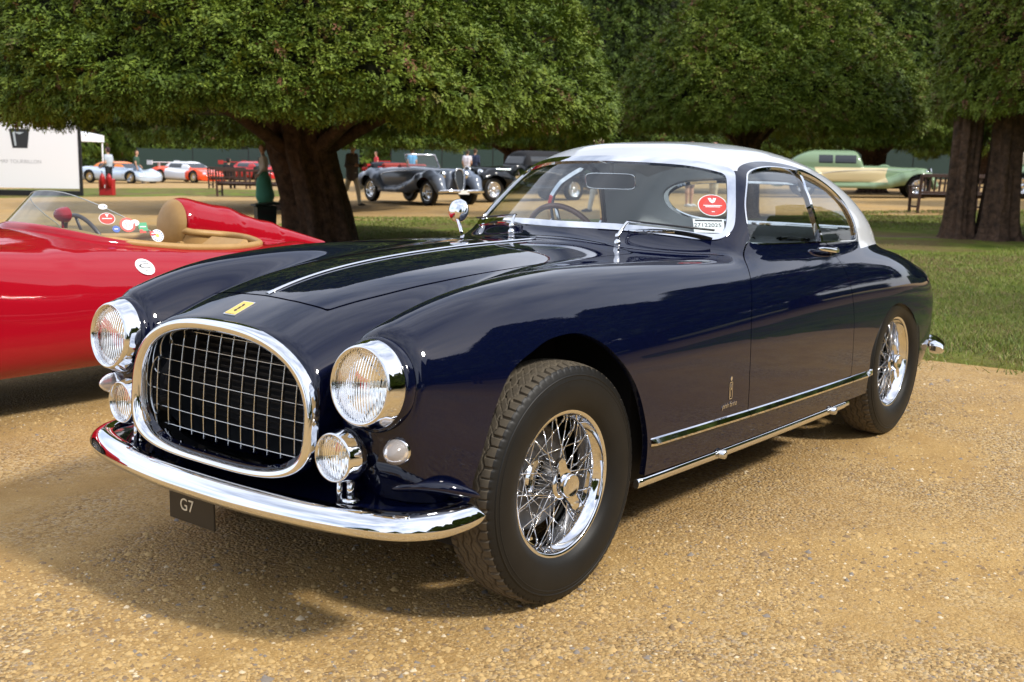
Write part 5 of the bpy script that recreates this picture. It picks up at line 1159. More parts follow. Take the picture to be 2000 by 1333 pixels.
def vintage(name, label, pos, rz, body, wing, kind, roofm=None, group=None, hub=CHROME, inner=None, wheelr=.37, wb=3.0):
    fx, rx = wb/2+.05, -wb/2; cx_ = fx-(1.80 if kind == 'saloon' else 1.25)
    kx = [fx+.48, fx+.35, fx-.2, fx-.8, fx-1.2, -.5, rx+.4, rx-.2, rx-.7, rx-1.05]
    Hw = spline(kx, [.22, .32, .46, .58, .67, .74, .75, .69, .55, .36]); top_ = [.98, 1.02, 1.05, 1.07, 1.09, 1.08, 1.06, 1.02, .86, .62]; Ht = spline(kx, top_)
    def F(x, y, z):
        y = np.abs(y); ht, hw = Ht(x), Hw(x); zc = (ht+.36)/2; B = sbox(y, z-zc, hw, (ht-.36)/2, 3.2); B = smax(B, x-fx-.42+.25*np.abs(z-.75), .08); B = smax(B, rx-1.0+.45*np.maximum(z-.6, 0)-x, .15)
        f = chain(x, y, z, [((fx+.50, .62, .46), .15), ((fx+.32, .63, .68), .20), ((fx, .64, .76), .235), ((fx-.45, .66, .68), .215), ((fx-1.0, .69, .50), .16), ((fx-1.5, .71, .40), .10), ((rx+.5, .71, .38), .08)], .95, .12)
        r_ = chain(x, y, z, [((rx+.75, .70, .42), .10), ((rx+.35, .68, .68), .20), ((rx, .67, .76), .23), ((rx-.45, .65, .66), .21), ((rx-.9, .60, .44), .15)], .95, .12)
        B = smin(smin(B, f, .09), r_, .09)
        if kind != 'open':
            t = smax(sbox(y, z-1.0, .64, .60 if kind == 'saloon' else .56, 2.8), np.maximum(x-cx_+.40*(z-1.1), rx-.55+2.2*np.maximum(z-1.02, 0)**2-x), .30); B = smin(B, t, .05)
        return B
    fxw = fx
    cuts = [lambda x, y, z: z-.33, lambda x, y, z: np.where(np.abs(y) > .42, np.hypot(x-fxw, z-wheelr)-(wheelr+.055), 5), lambda x, y, z: np.where(np.abs(y) > .42, np.hypot(x-rx, z-wheelr)-(wheelr+.05), 5)]
    opx = (fx-1.35, rx+.15)
    if kind == 'open': cuts.append(lambda x, y, z: np.where(z > .85, np.maximum(np.abs(y)-.50, np.abs(x-sum(opx)/2)-(opx[0]-opx[1])/2), 5))
    regs = []
    if kind != 'open':
        zt = 1.43 if kind == 'saloon' else 1.38; f1 = cx_-.10; r1 = rx+.1
        def win(a, b): return lambda x, y, z: np.where((np.abs(y) > .35) & (z > 1.08), np.maximum(np.abs(z-(1.15+zt)/2)-(zt-1.15)/2, np.abs(x-(a+b)/2)-(a-b)/2), 5.)
        W = ([(f1-.16, f1-.86), (f1-.93, r1+.35)] if kind == 'saloon' else [(f1-.15, f1-.95)])
        for a, b in W:
            g = win(a, b)
            for s in (1, -1): regs.append(('side_window', DARKGLASS, (lambda g, s: lambda C: (g(C[:, 0], C[:, 1], C[:, 2]) < 0) & (C[:, 1]*s > 0))(g, s), g if s > 0 else None))
        gw = lambda x, y, z: np.where((x > f1-.12) & (z > 1.10), np.maximum(np.abs(z-(1.16+zt)/2)-(zt-1.16)/2, np.abs(y)-.46), 5.); regs.append(('windscreen', DARKGLASS, lambda C: gw(C[:, 0], C[:, 1], C[:, 2]) < 0, gw))
        gr_ = lambda x, y, z: np.where(z > .9, 1.11-z, 5.) ; regs.append(('roof', roofm or wing, lambda C: (C[:, 2] > 1.11) & (np.abs(C[:, 1]) < .68) & (C[:, 0] < cx_+.25), gr_))
    gb = lambda x, y, z: np.where(kind == 'saloon', np.maximum(np.abs(z-.78)-.24, np.maximum(np.abs(x-(fx-1.0+rx+.3)/2)-(fx-1.0-rx-.3)/2+.3*np.maximum(0, .3-np.abs(z-.78)), -(np.abs(y)-.3))), 5.)
    if kind == 'saloon': regs.append(('running_board', wing, lambda C: (C[:, 2] < .54) & (C[:, 0] < fx-.75) & (C[:, 0] > rx+.55))); regs.append(('side_panel', body, lambda C: gb(C[:, 0], C[:, 1], C[:, 2]) < 0, gb))
    regs.append(('body', wing if kind == 'saloon' else body, lambda C: np.ones(len(C), bool)))
    car = shell_car(name, label, F, (rx-1.25, -.95, .15), (fx+.75, .95, 1.75), .034, pos, rz, regs, group, cuts)
    u = MB(); u.box(((fx+rx)/2, 0, .40), (wb+.9, .84, .14)); u.box(((fx+rx)/2-.2, 0, .55), (wb-.9, 1.1, .3)); u.build('chassis', DARKGAP, car)
    for s in (1, -1):
        simple_wheel(car, fx, s*.68, wheelr, s, hub); simple_wheel(car, rx, s*.68, wheelr, s, hub)
        q = MB(); M = frame((1, 0, .05), (fx+.30, s*.40, .86)); q.lathe([(0, .05), (.08, .04), (.115, .01), (.12, -.02), (.10, -.10), (.04, -.18), (0, -.19)], 24, M); q.build('headlight', CHROME, car)
        q = MB(); q.tube(catmull([(fx+.72, s*.12, .42), (fx+.70, s*.45, .43), (fx+.60, s*.78, .42)], 5), np.array([[.045, .02]]*11), 8, up=(0, 0, 1)); q.build('bumper', CHROME, car)
        q = MB(); q.tube(catmull([(fx-.1, s*.47, .98), (fx-1.0, s*.62, .97), (-.6, s*.735, .90), (rx+.5, s*.745, .78)], 6), .010, 6); q.build('flank_strip', CHROME, car)
    g = MB(); ga = [(.14*math.copysign(abs(math.cos(a))**.6, math.cos(a))*(1+.25*math.sin(a)), .74+.30*math.sin(a)) for a in np.linspace(0, 2*math.pi, 28, endpoint=False)]
    g.prism(ga, 0, .03, np.array([[0, -.18, 1, fx+.61], [1, 0, 0, 0], [0, 1, 0, 0], [0, 0, 0, 1.]])); go = g.build('grille', mat('grille_dark', (.02, .025, .03), .3), car)
    q = MB(); q.tube([(fx+.65-.18*z, y, z) for y, z in ga], .022, 8, closed=True); q.build('grille_shell', CHROME, go)
    q = MB(); q.box((fx+.72, 0, .40), (.02, .36, .11)); q.build('number_plate', mat('plate_white', (.7, .7, .68), .5), car)
    xw = fx-1.28
    if kind == 'open':
        q = MB(); q.tube([(xw, .56, 1.06), (xw-.22, .52, 1.42), (xw-.22, -.52, 1.42), (xw, -.56, 1.06)], .022, 8); fo = q.build('windscreen_frame', CHROME, car)
        q = MB(); q.add([(xw, .56, 1.06), (xw-.22, .52, 1.42), (xw-.22, -.52, 1.42), (xw, -.56, 1.06)], [(0, 1, 2, 3)]); q.build('windscreen', GLASS, fo)
        q = MB(); q.box((sum(opx)/2, 0, .74), (opx[0]-opx[1]+.1, 1.16, .5), bevel=.04); q.build('cabin_trim', inner, car)
        for xx_, hz_ in ((rx+.25, 1.02), (fx-1.9, 1.0)): q = MB(); q.box((xx_, 0, hz_), (.16, 1.0, .28), bevel=.06); q.build('seat_back', inner, car)
        q = MB(); q.tube(catmull([(rx+.1, .62, 1.06), (rx-.25, .5, 1.10), (rx-.32, 0, 1.12), (rx-.25, -.5, 1.10), (rx+.1, -.62, 1.06)], 6), .07, 10); q.build('folded_hood', mat('hood_cloth', (.03, .035, .05), .9), car)
    else:
        q = MB(); sp = frame((0, 1, 0), (fx-.95, .72, .80)); q.lathe([(.20, -.06), (.30, -.08), (.345, -.03), (.345, .03), (.30, .07), (.20, .08)], 30, sp); w_ = q.build('spare_wheel_cover', wing, car)
        q = MB(); q.lathe([(0, .10), (.10, .095), (.20, .082)], 30, sp); q.build('spare_hub_disc', CHROME, w_)
    return car
BG = dict(slate=mat('slate_blue_paint', (.14, .17, .23), .10), black=mat('black_paint', (.006, .007, .008), .05), green=mat('pale_green_paint', (.21, .30, .18), .12), cream=mat('cream_paint', (.62, .52, .30), .12), red_in=mat('red_leather', (.28, .03, .02), .6), cloth=mat('black_cloth', (.012, .012, .014), .9))
p = on_ground(838, 402); hd_ = heading(.62, .78); f2 = np.array([math.cos(hd_), math.sin(hd_)]); l2 = np.array([-f2[1], f2[0]])
def place_front(px, py, hd, fxx, sidew):        # car origin from the contact point of a front wheel on side sidew (+1 left)
    g = on_ground(px, py); f_ = np.array([math.cos(hd), math.sin(hd)]); l_ = np.array([-f_[1], f_[0]]); o = g[:2]-f_*fxx-l_*sidew*.68; return (o[0], o[1], float(terrain(o[0], o[1])))
vintage('convertible', 'slate blue open vintage convertible with wire wheels and red interior', place_front(838, 402, hd_, 1.55, -1), hd_, BG['slate'], BG['slate'], 'open', inner=BG['red_in'])
hd_ = heading(-.80, .60); vintage('cabriolet', 'black vintage cabriolet with raised cloth top', place_front(962, 396, hd_, 1.6, 1), hd_, BG['black'], BG['black'], 'cabrio', roofm=BG['cloth'], wb=3.1)
hd_ = heading(.985, .17); vintage('saloon', 'pale green vintage saloon with cream side panels beyond the bench', place_front(1792, 388, hd_, 1.9, -1), hd_, BG['cream'], BG['green'], 'saloon', wb=3.7, wheelr=.40)
hd_ = heading(.95, .3); vintage('saloon', 'pale green and cream vintage car beyond the pair of stout trunks', place_front(2230, 392, hd_, 1.8, -1), hd_, BG['cream'], BG['green'], 'saloon', wb=3.5, wheelr=.40, roofm=mat('beige_cloth', (.40, .34, .25), .9))
# low modern racing cars -------------------------------------------------------------
def racer(label, px, py, hd, c1, c2, roofc, group=None, wing=True, rimc=None):
    kx = [2.3, 1.9, 1.3, .6, 0, -.8, -1.5, -2.1, -2.35]; Ht = spline(kx, [.40, .55, .72, .72, .72, .80, .86, .84, .72])
    def F(x, y, z):
        y = np.abs(y); B = sbox(y, z-(Ht(x)+.12)/2, .97, (Ht(x)-.12)/2, 4.0); B = smax(B, x-2.25+.35*y*y, .12); B = smax(B, -2.3-x, .1)
        for xc in (1.35, -1.35): B = smin(B, chain(x, y, z, [((xc+.45, .78, .50), .14), ((xc, .78, .60), .19), ((xc-.45, .78, .54), .16)]), .10)
        G = smax(sbox(y, z-.70, .68, .46, 2.5), np.maximum(x-.95+1.5*(z-.7), -1.55+1.1*(z-.7)-x), .15)
        return smin(B, G, .06)
    cut = [lambda x, y, z: z-.12]+[(lambda xc: lambda x, y, z: np.where(np.abs(y) > .6, np.hypot(x-xc, z-.34)-.375, 5))(xc) for xc in (1.35, -1.35)]
    gl = lambda x, y, z: np.where(z > .78, np.maximum(np.abs(z-.93)-.125, np.where(x > .1, np.abs(y)-.56, np.where((np.abs(y) > .3), np.abs(x+.45)-.52, 5.))), 5.)
    mid = lambda x, y, z: np.maximum(np.abs(x+.15)-.95, -5+0*x)
    regs = [('glasshouse', DARKGLASS, lambda C: gl(C[:, 0], C[:, 1], C[:, 2]) < 0, gl), ('roof', roofc, lambda C: (C[:, 2] > .86) & (np.abs(C[:, 1]) < .68) & (C[:, 0] < .9) & (C[:, 0] > -1.4)), ('flank', c2, lambda C: (np.abs(C[:, 0]+.15) < .85), mid), ('nose', c1, lambda C: C[:, 0] > -.15), ('tail', c1, lambda C: np.ones(len(C), bool))]
    g = on_ground(px, py); car = shell_car('racing_car', label, F, (-2.5, -1.05, .05), (2.45, 1.05, 1.25), .045, g, hd, regs, group, cut)
    u = MB(); u.box((0, 0, .22), (3.9, 1.2, .16)); u.build('floor_pan', DARKGAP, car)
    for s in (1, -1):
        for xc in (1.35, -1.35): simple_wheel(car, xc, s*.86, .335, s, rimc or mat('gold_rim', (.45, .32, .12), .3, .8))
        q = MB(); q.lathe([(0, .02), (.09, .012), (.11, -.01)], 18, frame((1, s*.3, .5), (1.98, s*.68, .52))); q.build('headlight', CHROME, car)
    if wing:
        q = MB(); q.box((-2.25, 0, 1.08), (.42, 1.86, .035), bevel=.012)
        for s in (1, -1): q.box((-2.25, s*.93, 1.06), (.46, .03, .24)); q.box((-2.2, s*.35, .92), (.18, .025, .3))
        q.build('rear_wing', c2, car)
    return car
ORG = mat('orange_red_paint', (.75, .07, .015), .12); WHT = mat('racing_white', (.72, .73, .75), .15); SIL = mat('silver_blue_paint', (.50, .58, .68), .15, .3); LOR = mat('orange_paint', (.70, .20, .03), .15); DKB = mat('dark_car_paint', (.02, .025, .03), .08); RD2 = mat('bright_red_paint', (.50, .02, .02), .12)
racer('orange red racing car with white doors and rear wing', 372, 357, heading(.82, .55), ORG, WHT, WHT)
racer('silver blue racing car with orange roof behind the green shirted walker', 238, 358, heading(.93, .35), SIL, SIL, LOR, wing=False)
racer('red racing car half hidden behind the dark bench', 500, 352, heading(.8, .6), RD2, RD2, RD2)
racer('dark sports car behind the slate blue convertible', 850, 345, heading(-.9, .4), DKB, DKB, DKB, wing=False, rimc=STEEL)
racer('red sports car beyond the slate blue convertible, beside the dark sports car', 760, 340, heading(.9, .4), RD2, RD2, RD2, wing=False, rimc=STEEL)
racer('yellow sports car beyond the long bonnet of the green saloon', 1738, 345, heading(-.9, .3), mat('yellow_paint', (.75, .55, .02), .12), mat('yellow_paint'), mat('yellow_paint'), wing=False, rimc=STEEL)
# silver roadster standing across the drive, seen only as a reflection
r2 = empty('roadster', (0, 0, 0), 0, 'silver open roadster across the drive, mirrored in the coupe wing', 'car'); SILV = mat('silver_paint', (.42, .43, .45), .06)
for ch in [o for o in COL.objects if o.name == 'roadster'][0].children:
    if 'sticker' in ch.name: continue
    c_ = copy_tree(ch, r2)
    if c_.type == 'MESH' and c_.data.materials and c_.data.materials[0].name == 'racing_red': c_.data = c_.data.copy(); c_.data.materials[0] = SILV
r2.location = (2.2, 8.2, 0); r2.rotation_euler = (0, 0, R(-82))
# people ------------------------------------------------------------------------------
SKIN = mat('skin', (.48, .27, .18), .55)
def person(label, pos, rz, h=1.75, top_c=(.5, .5, .5), leg_c=(.1, .1, .12), shoe_c=(.02, .02, .02), hair_c=(.06, .035, .02), walk=0.0, sleeve='short', jacket=False, skirt=False, hat=None, seated=False, arm=(.15, .15), shorts=False, bend=(.25, .25)):
    s = h/1.75; g = []                       # (group, chain)
    if seated: hip = np.array([0, 0, .50]); la = ((1.45, 1.50), (1.45, 1.50))
    else: hip = np.array([0, 0, .93]); la = ((walk, walk*.5+max(0, -walk)*.0), (-walk, -walk-abs(walk)*.7))
    ankz = []
    for sd, (a1, a2) in zip((1, -1), la):
        hp = hip+[0, sd*.09, 0]; kn = hp+.43*np.array([math.sin(a1), 0, -math.cos(a1)]); a2_ = 0.05 if seated else a2; an = kn+.42*np.array([math.sin(a2_), 0, -math.cos(a2_)]); ankz.append(an[2])
        if shorts: g.append(('leg', [(hp, .092), (kn+[0, 0, .08], .08)])); g.append(('skin', [(kn+[0, 0, .06], .056), (kn-[0, 0, .1], .055), (an, .036)]))
        else: g.append(('leg', [(hp, .095), (kn, .066), (an, .052)]))
        g.append(('shoe', [(an+[-.03, 0, -.035], .040), (an+[.09, 0, -.045], .038), (an+[.17, 0, -.052], .030)]))
    lift = .075-min(ankz)
    ch = hip+[.0, 0, .40]; sh = hip+[0, 0, .50]
    g.append(('leg', [(hip+[0, -.06, .02], .115), (hip+[0, .06, .02], .115)]))
    g.append(('top', [(hip+[0, -.05, .08], .115), (hip+[0, -.06, .26], .125), (ch+[0, -.08, 0], .125)])); g.append(('top', [(hip+[0, .05, .08], .115), (hip+[0, .06, .26], .125), (ch+[0, .08, 0], .125)])); g.append(('top', [(sh+[0, -.155, -.01], .062), (sh+[0, .155, -.01], .062)]))
    if jacket: g.append(('top', [(hip+[0, -.07, -.10], .125), (hip+[0, -.07, .2], .13)])); g.append(('top', [(hip+[0, .07, -.10], .125), (hip+[0, .07, .2], .13)]))
    if skirt: g.append(('leg', [(hip+[0, 0, .05], .14), (hip+[0, 0, -.30], .22), (hip+[-.03, 0, -.62], .27)]))
    hands = []
    for sd, sw in zip((1, -1), arm):
        s0 = sh+[0, sd*.185, -.02]; el = s0+.28*np.array([math.sin(-sw*.6), sd*.14, -math.cos(sw*.6)]); b_ = bend[0 if sd > 0 else 1]; wr = el+.25*np.array([math.sin(sw*.9+b_*2.2), -sd*.06, -math.cos(sw*.9+b_*2.2)])
        if sleeve == 'short': g.append(('top', [(s0, .058), (s0*.5+el*.5, .055)])); g.append(('skin', [(s0*.6+el*.4, .042), (el, .038), (wr, .028)]))
        else: g.append(('top', [(s0, .060), (el, .050), (wr, .040)]))
        d = (wr-el)/np.linalg.norm(wr-el); g.append(('skin', [(wr, .028), (wr+d*.075, .034)])); hands.append((wr, d, sd))
    nk = sh+[.01, 0, .06]; hd = sh+[.03, 0, .225]
    g.append(('skin', [(nk-[0, 0, .04], .052), (nk+[.01, 0, .06], .050)])); g.append(('skin', [(hd+[.012, 0, -.055], .066), (hd+[0, 0, .03], .088)])); g.append(('skin', [(hd+[.088, 0, -.005], .012), (hd+[.100, 0, -.03], .016)]))
    for sd in (1, -1): g.append(('skin', [(hd+[-.005, sd*.084, .005], .016), (hd+[-.005, sd*.086, -.025], .012)]))
    g.append(('hair', [(hd+[-.022, 0, .045], .088), (hd+[-.04, 0, -.02], .075)]))
    if hat: g.append(('hat', [(hd+[-.01, 0, .095], .085), (hd+[-.01, 0, .12], .075)])); g.append(('hat', [(hd+[-.11, 0, .068], .022), (hd+[.13, 0, .062], .022)])); g.append(('hat', [(hd+[0, -.12, .066], .022), (hd+[0, .12, .066], .022)]))
    def F(x, y, z):
        d = None
        for _, c in g: q = chain(x, y, z, c); d = q if d is None else smin(d, q, .022)
        return d
    P, Fc = surface_net(F, (-.60 if not seated else -.3, -.5, -.05), (.75, .5, 1.95), .026, False); P, N = project(F, P, .026, 2)
    C = P[Fc].mean(1); D = np.stack([chain(C[:, 0], C[:, 1], C[:, 2], c) for _, c in g], 1); names = ['skin', 'top', 'leg', 'shoe', 'hair', 'hat']; mi = np.array([names.index(g[i][0]) for i in D.argmin(1)])
    # eyes and mouth as small dark faces on the head
    loc = C-hd; mi = np.where((loc[:, 0] > .065) & (np.abs(np.abs(loc[:, 1])-.035) < .016) & (np.abs(loc[:, 2]-.008) < .012), 4, mi)
    Pl = P.tolist(); Fl = Fc.tolist(); ml = mi.tolist(); fb = MB()
    for wr, d, sd in hands:                  # four fingers and a thumb on each hand
        side = np.cross(d, [0, sd, 0]); side /= np.linalg.norm(side); pn = np.cross(side, d)
        for k, (o, l) in enumerate(((-.022, .06), (-.008, .070), (.007, .066), (.021, .052))):
            b = wr+d*.095+side*o; c1 = b+d*l*.5; c2 = c1+d*l*.40-np.array([0, sd*.018, 0]); fb.tube([b, c1, c2], [.0085, .008, .006], 6)
        b = wr+d*.045-side*.026; fb.tube([b, b+d*.03-side*.022, b+d*.055-side*.026], [.010, .009, .007], 6)
    b = len(Pl); Pl += [list(q) for q in fb.P]; Fl += [tuple(i+b for i in f) for f in fb.F]; ml += [0]*len(fb.F)
    Pl = (np.array(Pl)+[0, 0, lift if not seated else 0])*s
    key = ''.join(ch if ch.isalnum() else '_' for ch in label)[:24]
    ms = [SKIN]+[mat('cloth_%d_%d_%d' % tuple(int(v*255) for v in c), c, .85) for c in (top_c, leg_c, shoe_c, hair_c, hat or (.5, .45, .35))]
    o = mesh_obj('person', Pl, Fl, mats=ms, mi=ml); o.location = tuple(pos); o.rotation_euler = (0, 0, rz); return tag(o, label, 'person')
pr = lambda r_, t: heading(r_, t)
person('person in grey shirt and dark cap standing behind the red extinguisher', on_ground(214, 372), pr(-.9, -.3), top_c=(.42, .46, .52), leg_c=(.015, .016, .02), hair_c=(.04, .015, .02), arm=(.1, .3), bend=(.4, .3))
person('person in dark green shirt and jeans walking past the silver car', on_ground(268, 359), pr(1, .1), top_c=(.03, .07, .045), leg_c=(.16, .23, .34), shoe_c=(.6, .55, .5), walk=.42, arm=(.3, -.3))
person('person in brown jacket and cream trousers walking beside the big trunk', on_ground(688, 402), pr(.85, .5), top_c=(.10, .085, .075), leg_c=(.62, .56, .42), shoe_c=(.03, .02, .015), hair_c=(.25, .22, .2), walk=.30, sleeve='long', jacket=True, arm=(.1, .1), bend=(.7, .7))
person('person in pale top and long green skirt walking behind the litter bin', on_ground(516, 402), pr(-.9, .2), h=1.68, top_c=(.60, .56, .50), leg_c=(.07, .26, .17), hair_c=(.12, .07, .04), skirt=True, walk=.2, sleeve='long')
person('person in straw hat and white trousers walking beyond the coupe', on_ground(1168, 414), pr(-.95, .1), h=1.80, top_c=(.10, .13, .22), leg_c=(.70, .68, .63), shoe_c=(.02, .025, .05), walk=.36, hat=(.62, .50, .33), sleeve='long', arm=(.3, -.3))
person('person in white shirt and khaki shorts seen from behind, near the black cabriolet', on_ground(912, 362), pr(.2, -1), top_c=(.66, .64, .72), leg_c=(.36, .27, .15), hair_c=(.05, .04, .03), shorts=True)
person('person in navy clothes standing next to the person in khaki shorts', on_ground(927, 362), pr(.3, -1), h=1.8, top_c=(.02, .03, .07), leg_c=(.02, .025, .05), sleeve='long')
person('person in sky blue shirt standing behind the convertible windscreen', on_ground(805, 358), pr(.1, -1), h=1.82, top_c=(.10, .34, .62), leg_c=(.05, .05, .07))
person('person in beige trousers standing beyond the coupe rear window', on_ground(1392, 402), pr(-.5, .8), top_c=(.5, .5, .52), leg_c=(.52, .44, .30), walk=.2)
person('person in white trainers and dark shorts beyond the coupe', on_ground(1345, 404), pr(.6, .7), top_c=(.55, .55, .58), leg_c=(.16, .10, .09), shoe_c=(.7, .7, .7), shorts=True)
for i, (px_, c_, l_) in enumerate(((1590, (.02, .08, .30), 'blue'), (1660, (.02, .10, .40), 'bright blue'), (1775, (.10, .42, .30), 'mint green'), (1815, (.03, .04, .09), 'black'), (1500, (.45, .42, .40), 'grey'), (735, (.5, .05, .06), 'red'), (1075, (.6, .6, .62), 'white'))):
    person('person in %s top in the crowd beyond the parked cars' % l_, on_ground(px_, 352), pr((-1)**i, .4), top_c=c_, leg_c=(.05, .055, .08), walk=.15*(i % 2))
# furniture -----------------------------------------------------------------------------
TEAK = mat('dark_stained_timber', (.045, .022, .018), .6, noise=(12, .5, (.075, .04, .03)), bump=(60, .3, .003))
def bench(label, pos, rz, n=13, w_=1.7):     # local: sitter looks towards +x
    b = empty('bench', tuple(pos), rz, label, 'bench')
    def part(nm, c, sz, rot=None): q = MB(); q.box(c, sz, rot, bevel=.006); q.build(nm, TEAK, b)
    for s in (1, -1):
        part('leg', (.26, s*w_/2, .31), (.06, .06, .62)); part('leg', (-.24, s*w_/2, .46), (.06, .06, .92), Euler((0, R(-7), 0)).to_matrix()); part('armrest', (.03, s*w_/2, .64), (.60, .075, .035)); part('stretcher', (0, s*w_/2, .15), (.46, .035, .045)); part('seat_rail', (.01, s*w_/2, .40), (.50, .045, .07))
    for k in range(6): part('seat_slat', (-.18+.082*k, 0, .445), (.066, w_-.05, .022))
    part('top_rail', (-.295, 0, .90), (.045, w_-.04, .085)); part('lower_rail', (-.235, 0, .50), (.045, w_-.04, .06)); part('front_rail', (.255, 0, .40), (.03, w_-.05, .07))
    for k in range(n): part('back_slat', (-.265, -w_/2+.10+(w_-.2)*k/(n-1), .70), (.018, .052, .36), Euler((0, R(-7), 0)).to_matrix())
    return b
g = on_ground(1850, 417); bench('dark timber garden bench beside the pair of stout trunks', g, pr(-.10, -.99))
g = on_ground(494, 385); b2 = bench('dark timber garden bench seen from behind, left of the big trunk', g, pr(.12, -.99), w_=2.4)
g2 = on_ground(448, 369); b1 = bench('dark timber bench with a seated person in black, near the racing cars', g2, pr(.12, -.99))
for lab, bb, off, c_ in (('person in black seated on the bench near the racing cars', b1, .0, (.008, .008, .01)), ('person in dark green seated on the bench left of the big trunk', b2, -.3, (.010, .020, .014))):
    a = bb.rotation_euler.z; ps = np.array(bb.location)+np.array([math.cos(a)*-.05-math.sin(a)*off, math.sin(a)*-.05+math.cos(a)*off, 0]); person(lab, ps, a, top_c=c_, leg_c=(.01, .01, .012), hair_c=(.012, .010, .009), seated=True, sleeve='long', bend=(.6, .6))
bench('timber bench across the drive, mirrored in the coupe door', (-4.2, 7.6, 0), R(-80), w_=2.2)
bench('second timber bench across the drive, mirrored in the coupe rear wing', (-7.2, 7.4, 0), R(-92), w_=2.2)
g = on_ground(519, 476); lb = empty('litter_bin', tuple(g), pr(.4, .9), 'dark green litter bin with slanted lid beside the big trunk', 'bin')
GB_ = mat('bin_green', (.008, .022, .018), .5); q = MB(); q.add([(x*a, y*a, z) for z, a in ((0, .88), (.56, 1.0)) for x, y in ((-.145, -.145), (.145, -.145), (.145, .145), (-.145, .145))], [(3, 2, 1, 0), (4, 5, 6, 7), (0, 1, 5, 4), (1, 2, 6, 5), (2, 3, 7, 6), (3, 0, 4, 7)]); q.build('bin_body', GB_, lb)
q = MB(); q.box((0, 0, .585), (.37, .37, .028), Euler((R(6), 0, 0)).to_matrix(), bevel=.008); q.build('lid', GB_, lb); q = MB(); q.box((.1425, 0, .47), (.006, .20, .07)); q.build('bin_slot', BLACK, lb)
g = on_ground(210, 383); ex = empty('fire_extinguisher_stand', tuple(g), pr(0, 1), 'red fire point with extinguishers on the grass', 'fire extinguisher'); REDM = mat('extinguisher_red', (.36, .012, .014), .4)
q = MB(); q.box((0, 0, .30), (.30, .50, .60), bevel=.03); q.build('stand', REDM, ex)
for yy in (.12, -.12):
    q = MB(); q.lathe([(0, .50), (.03, .50), (.045, .46), (.085, .40), (.09, .36), (.09, 0), (0, 0)], 20, frame((0, 0, 1), (.12, yy, .28), (1, 0, 0))); c_ = q.build('extinguisher', REDM, ex); q = MB(); q.tube([(.12, yy, .78), (.12, yy, .84), (.18, yy, .86)], .014, 8); q.build('valve', BLACK, c_)
q = MB(); q.box((.155, -.06, .34), (.006, .09, .12)); q.build('notice', MATS['sticker_white'], ex)
# white display board with a black pail and a line of print
g = on_ground(157, 384); d_ = np.linalg.norm(g[:2]-np.array(CAM_POS[:2])); brd = empty('display_board', tuple(g), pr(0, 1)+R(4), 'large white display board printed with a black pail', 'sign')
wid = 5.2; hgt = px_size(146, d_)+.35; c0 = -wid/2
fy = lambda px_: px_size((px_-157), d_)            # local y from image column (board faces the camera)
q = MB(); q.box((0, -wid/2, hgt/2+.13), (.06, wid, hgt-.26)); q.build('panel', mat('board_white', (.85, .85, .88), .6), brd)
q = MB(); q.box((-.02, -wid/2, .09), (.16, wid+.1, .18)); q.box((-.01, .05, hgt/2), (.10, .09, hgt)); q.box((-.01, -wid/2, hgt+.03), (.10, wid+.18, .07)); q.build('board_frame', mat('frame_black', (.012, .012, .014), .5), brd)
zc_ = px_size(384-290, d_); k_ = px_size(1, d_)
Mq = np.array([[0, 0, 1, .031], [1, 0, 0, fy(56)], [0, 1, 0, px_size(384-281, d_)], [0, 0, 0, 1.]])
q = MB(); q.prism([(-13*k_, -19*k_), (13*k_, -19*k_), (17*k_, 10*k_), (19*k_, 13*k_), (16*k_, 15*k_), (-16*k_, 15*k_), (-19*k_, 13*k_), (-17*k_, 10*k_)], 0, .004, Mq); pk = q.build('printed_pail', mat('print_black', (.03, .032, .036), .5), brd)
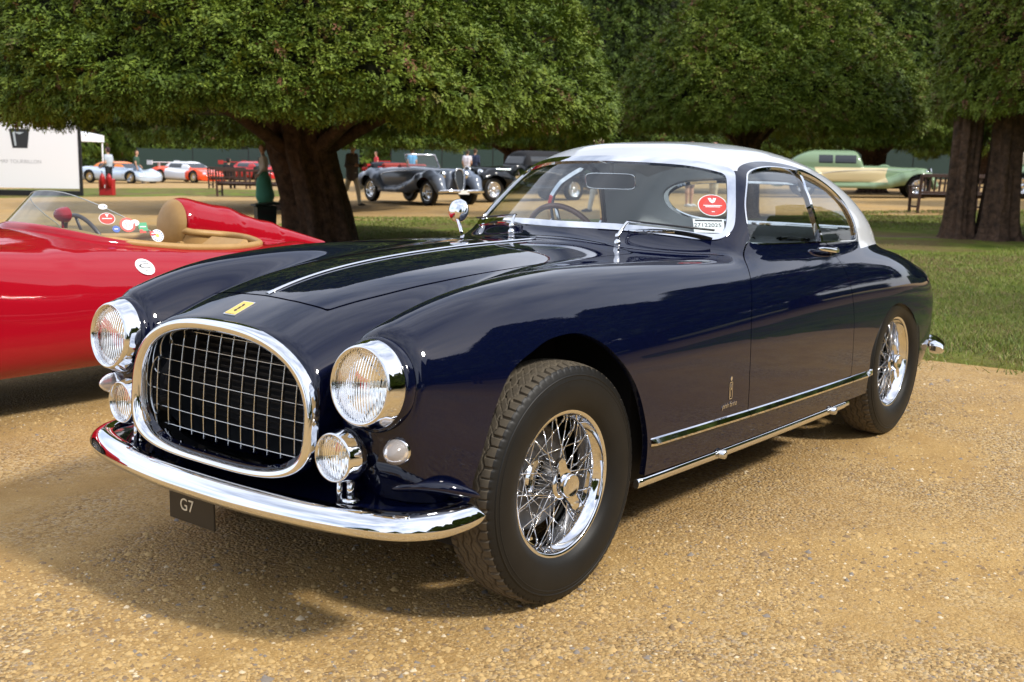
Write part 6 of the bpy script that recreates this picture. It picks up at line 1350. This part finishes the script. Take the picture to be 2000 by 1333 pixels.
q = MB(); q.prism([(-9*k_, -15*k_), (-6*k_, -15*k_), (-8*k_, 10*k_), (-12*k_, 10*k_)], .004, .006, Mq); q.prism([(-9*k_, 9*k_), (8*k_, 9*k_), (0, 5*k_)], .004, .006, Mq); q.build('printed_highlight', mat('print_light', (.45, .50, .54), .5), pk)
text_mesh('MRF TOURBILLON', 9*k_, 'printed_lettering', mat('print_text_grey', (.42, .42, .45), .6), brd, np.array([[0, 0, 1, .032], [1, 0, 0, fy(55)], [0, 1, 0, px_size(384-324, d_)], [0, 0, 0, 1.]]), .001)
# white tent and dark green screens far behind
g = at_depth(92, 66); tn = empty('marquee', tuple(g), pr(0, 1), 'white flat topped marquee behind the display board', 'tent'); q = MB(); q.add([(x*1.0, y, z) for z, e in ((2.35, 2.6), (2.75, 2.6), (3.3, .2)) for x, y in ((-e, -e), (e, -e), (e, e), (-e, e))], [(0, 1, 5, 4), (1, 2, 6, 5), (2, 3, 7, 6), (3, 0, 4, 7), (4, 5, 9, 8), (5, 6, 10, 9), (6, 7, 11, 10), (7, 4, 8, 11), (8, 9, 10, 11)]); q.build('canopy', mat('tent_white', (.75, .75, .76), .8), tn)
for x, y in ((-2.5, -2.5), (2.5, -2.5), (2.5, 2.5), (-2.5, 2.5)): q = MB(); q.tube([(x, y, 0), (x, y, 2.36)], .05, 8); q.build('pole', WHT, tn)
SCR = mat('screen_green', (.022, .045, .038), .8)
for lab, a_, b_, dd in (('dark green fabric screen behind the racing cars', 270, 700, 72), ('dark green fabric screen behind the slate blue convertible', 760, 1250, 74), ('dark green fabric screen behind the green saloon', 1380, 2150, 72)):
    p0, p1 = at_depth(a_, dd), at_depth(b_, dd); L_ = np.linalg.norm(p1[:2]-p0[:2]); rz = math.atan2(p1[1]-p0[1], p1[0]-p0[0]); sc_ = empty('screen_fence', tuple(p0), rz, lab, 'fence'); n_ = max(3, int(L_/3)); dz_ = (p1[2]-p0[2])/n_
    for k in range(n_):
        q = MB(); q.box((L_*(k+.5)/n_, 0, 1.0+dz_*(k+.5)), (L_/n_-.06, .04, 1.9)); q.build('fabric_panel', SCR, sc_); q = MB(); q.box((L_*k/n_, .04, 1.02+dz_*k), (.07, .07, 2.04)); q.build('post', BLACK, sc_)
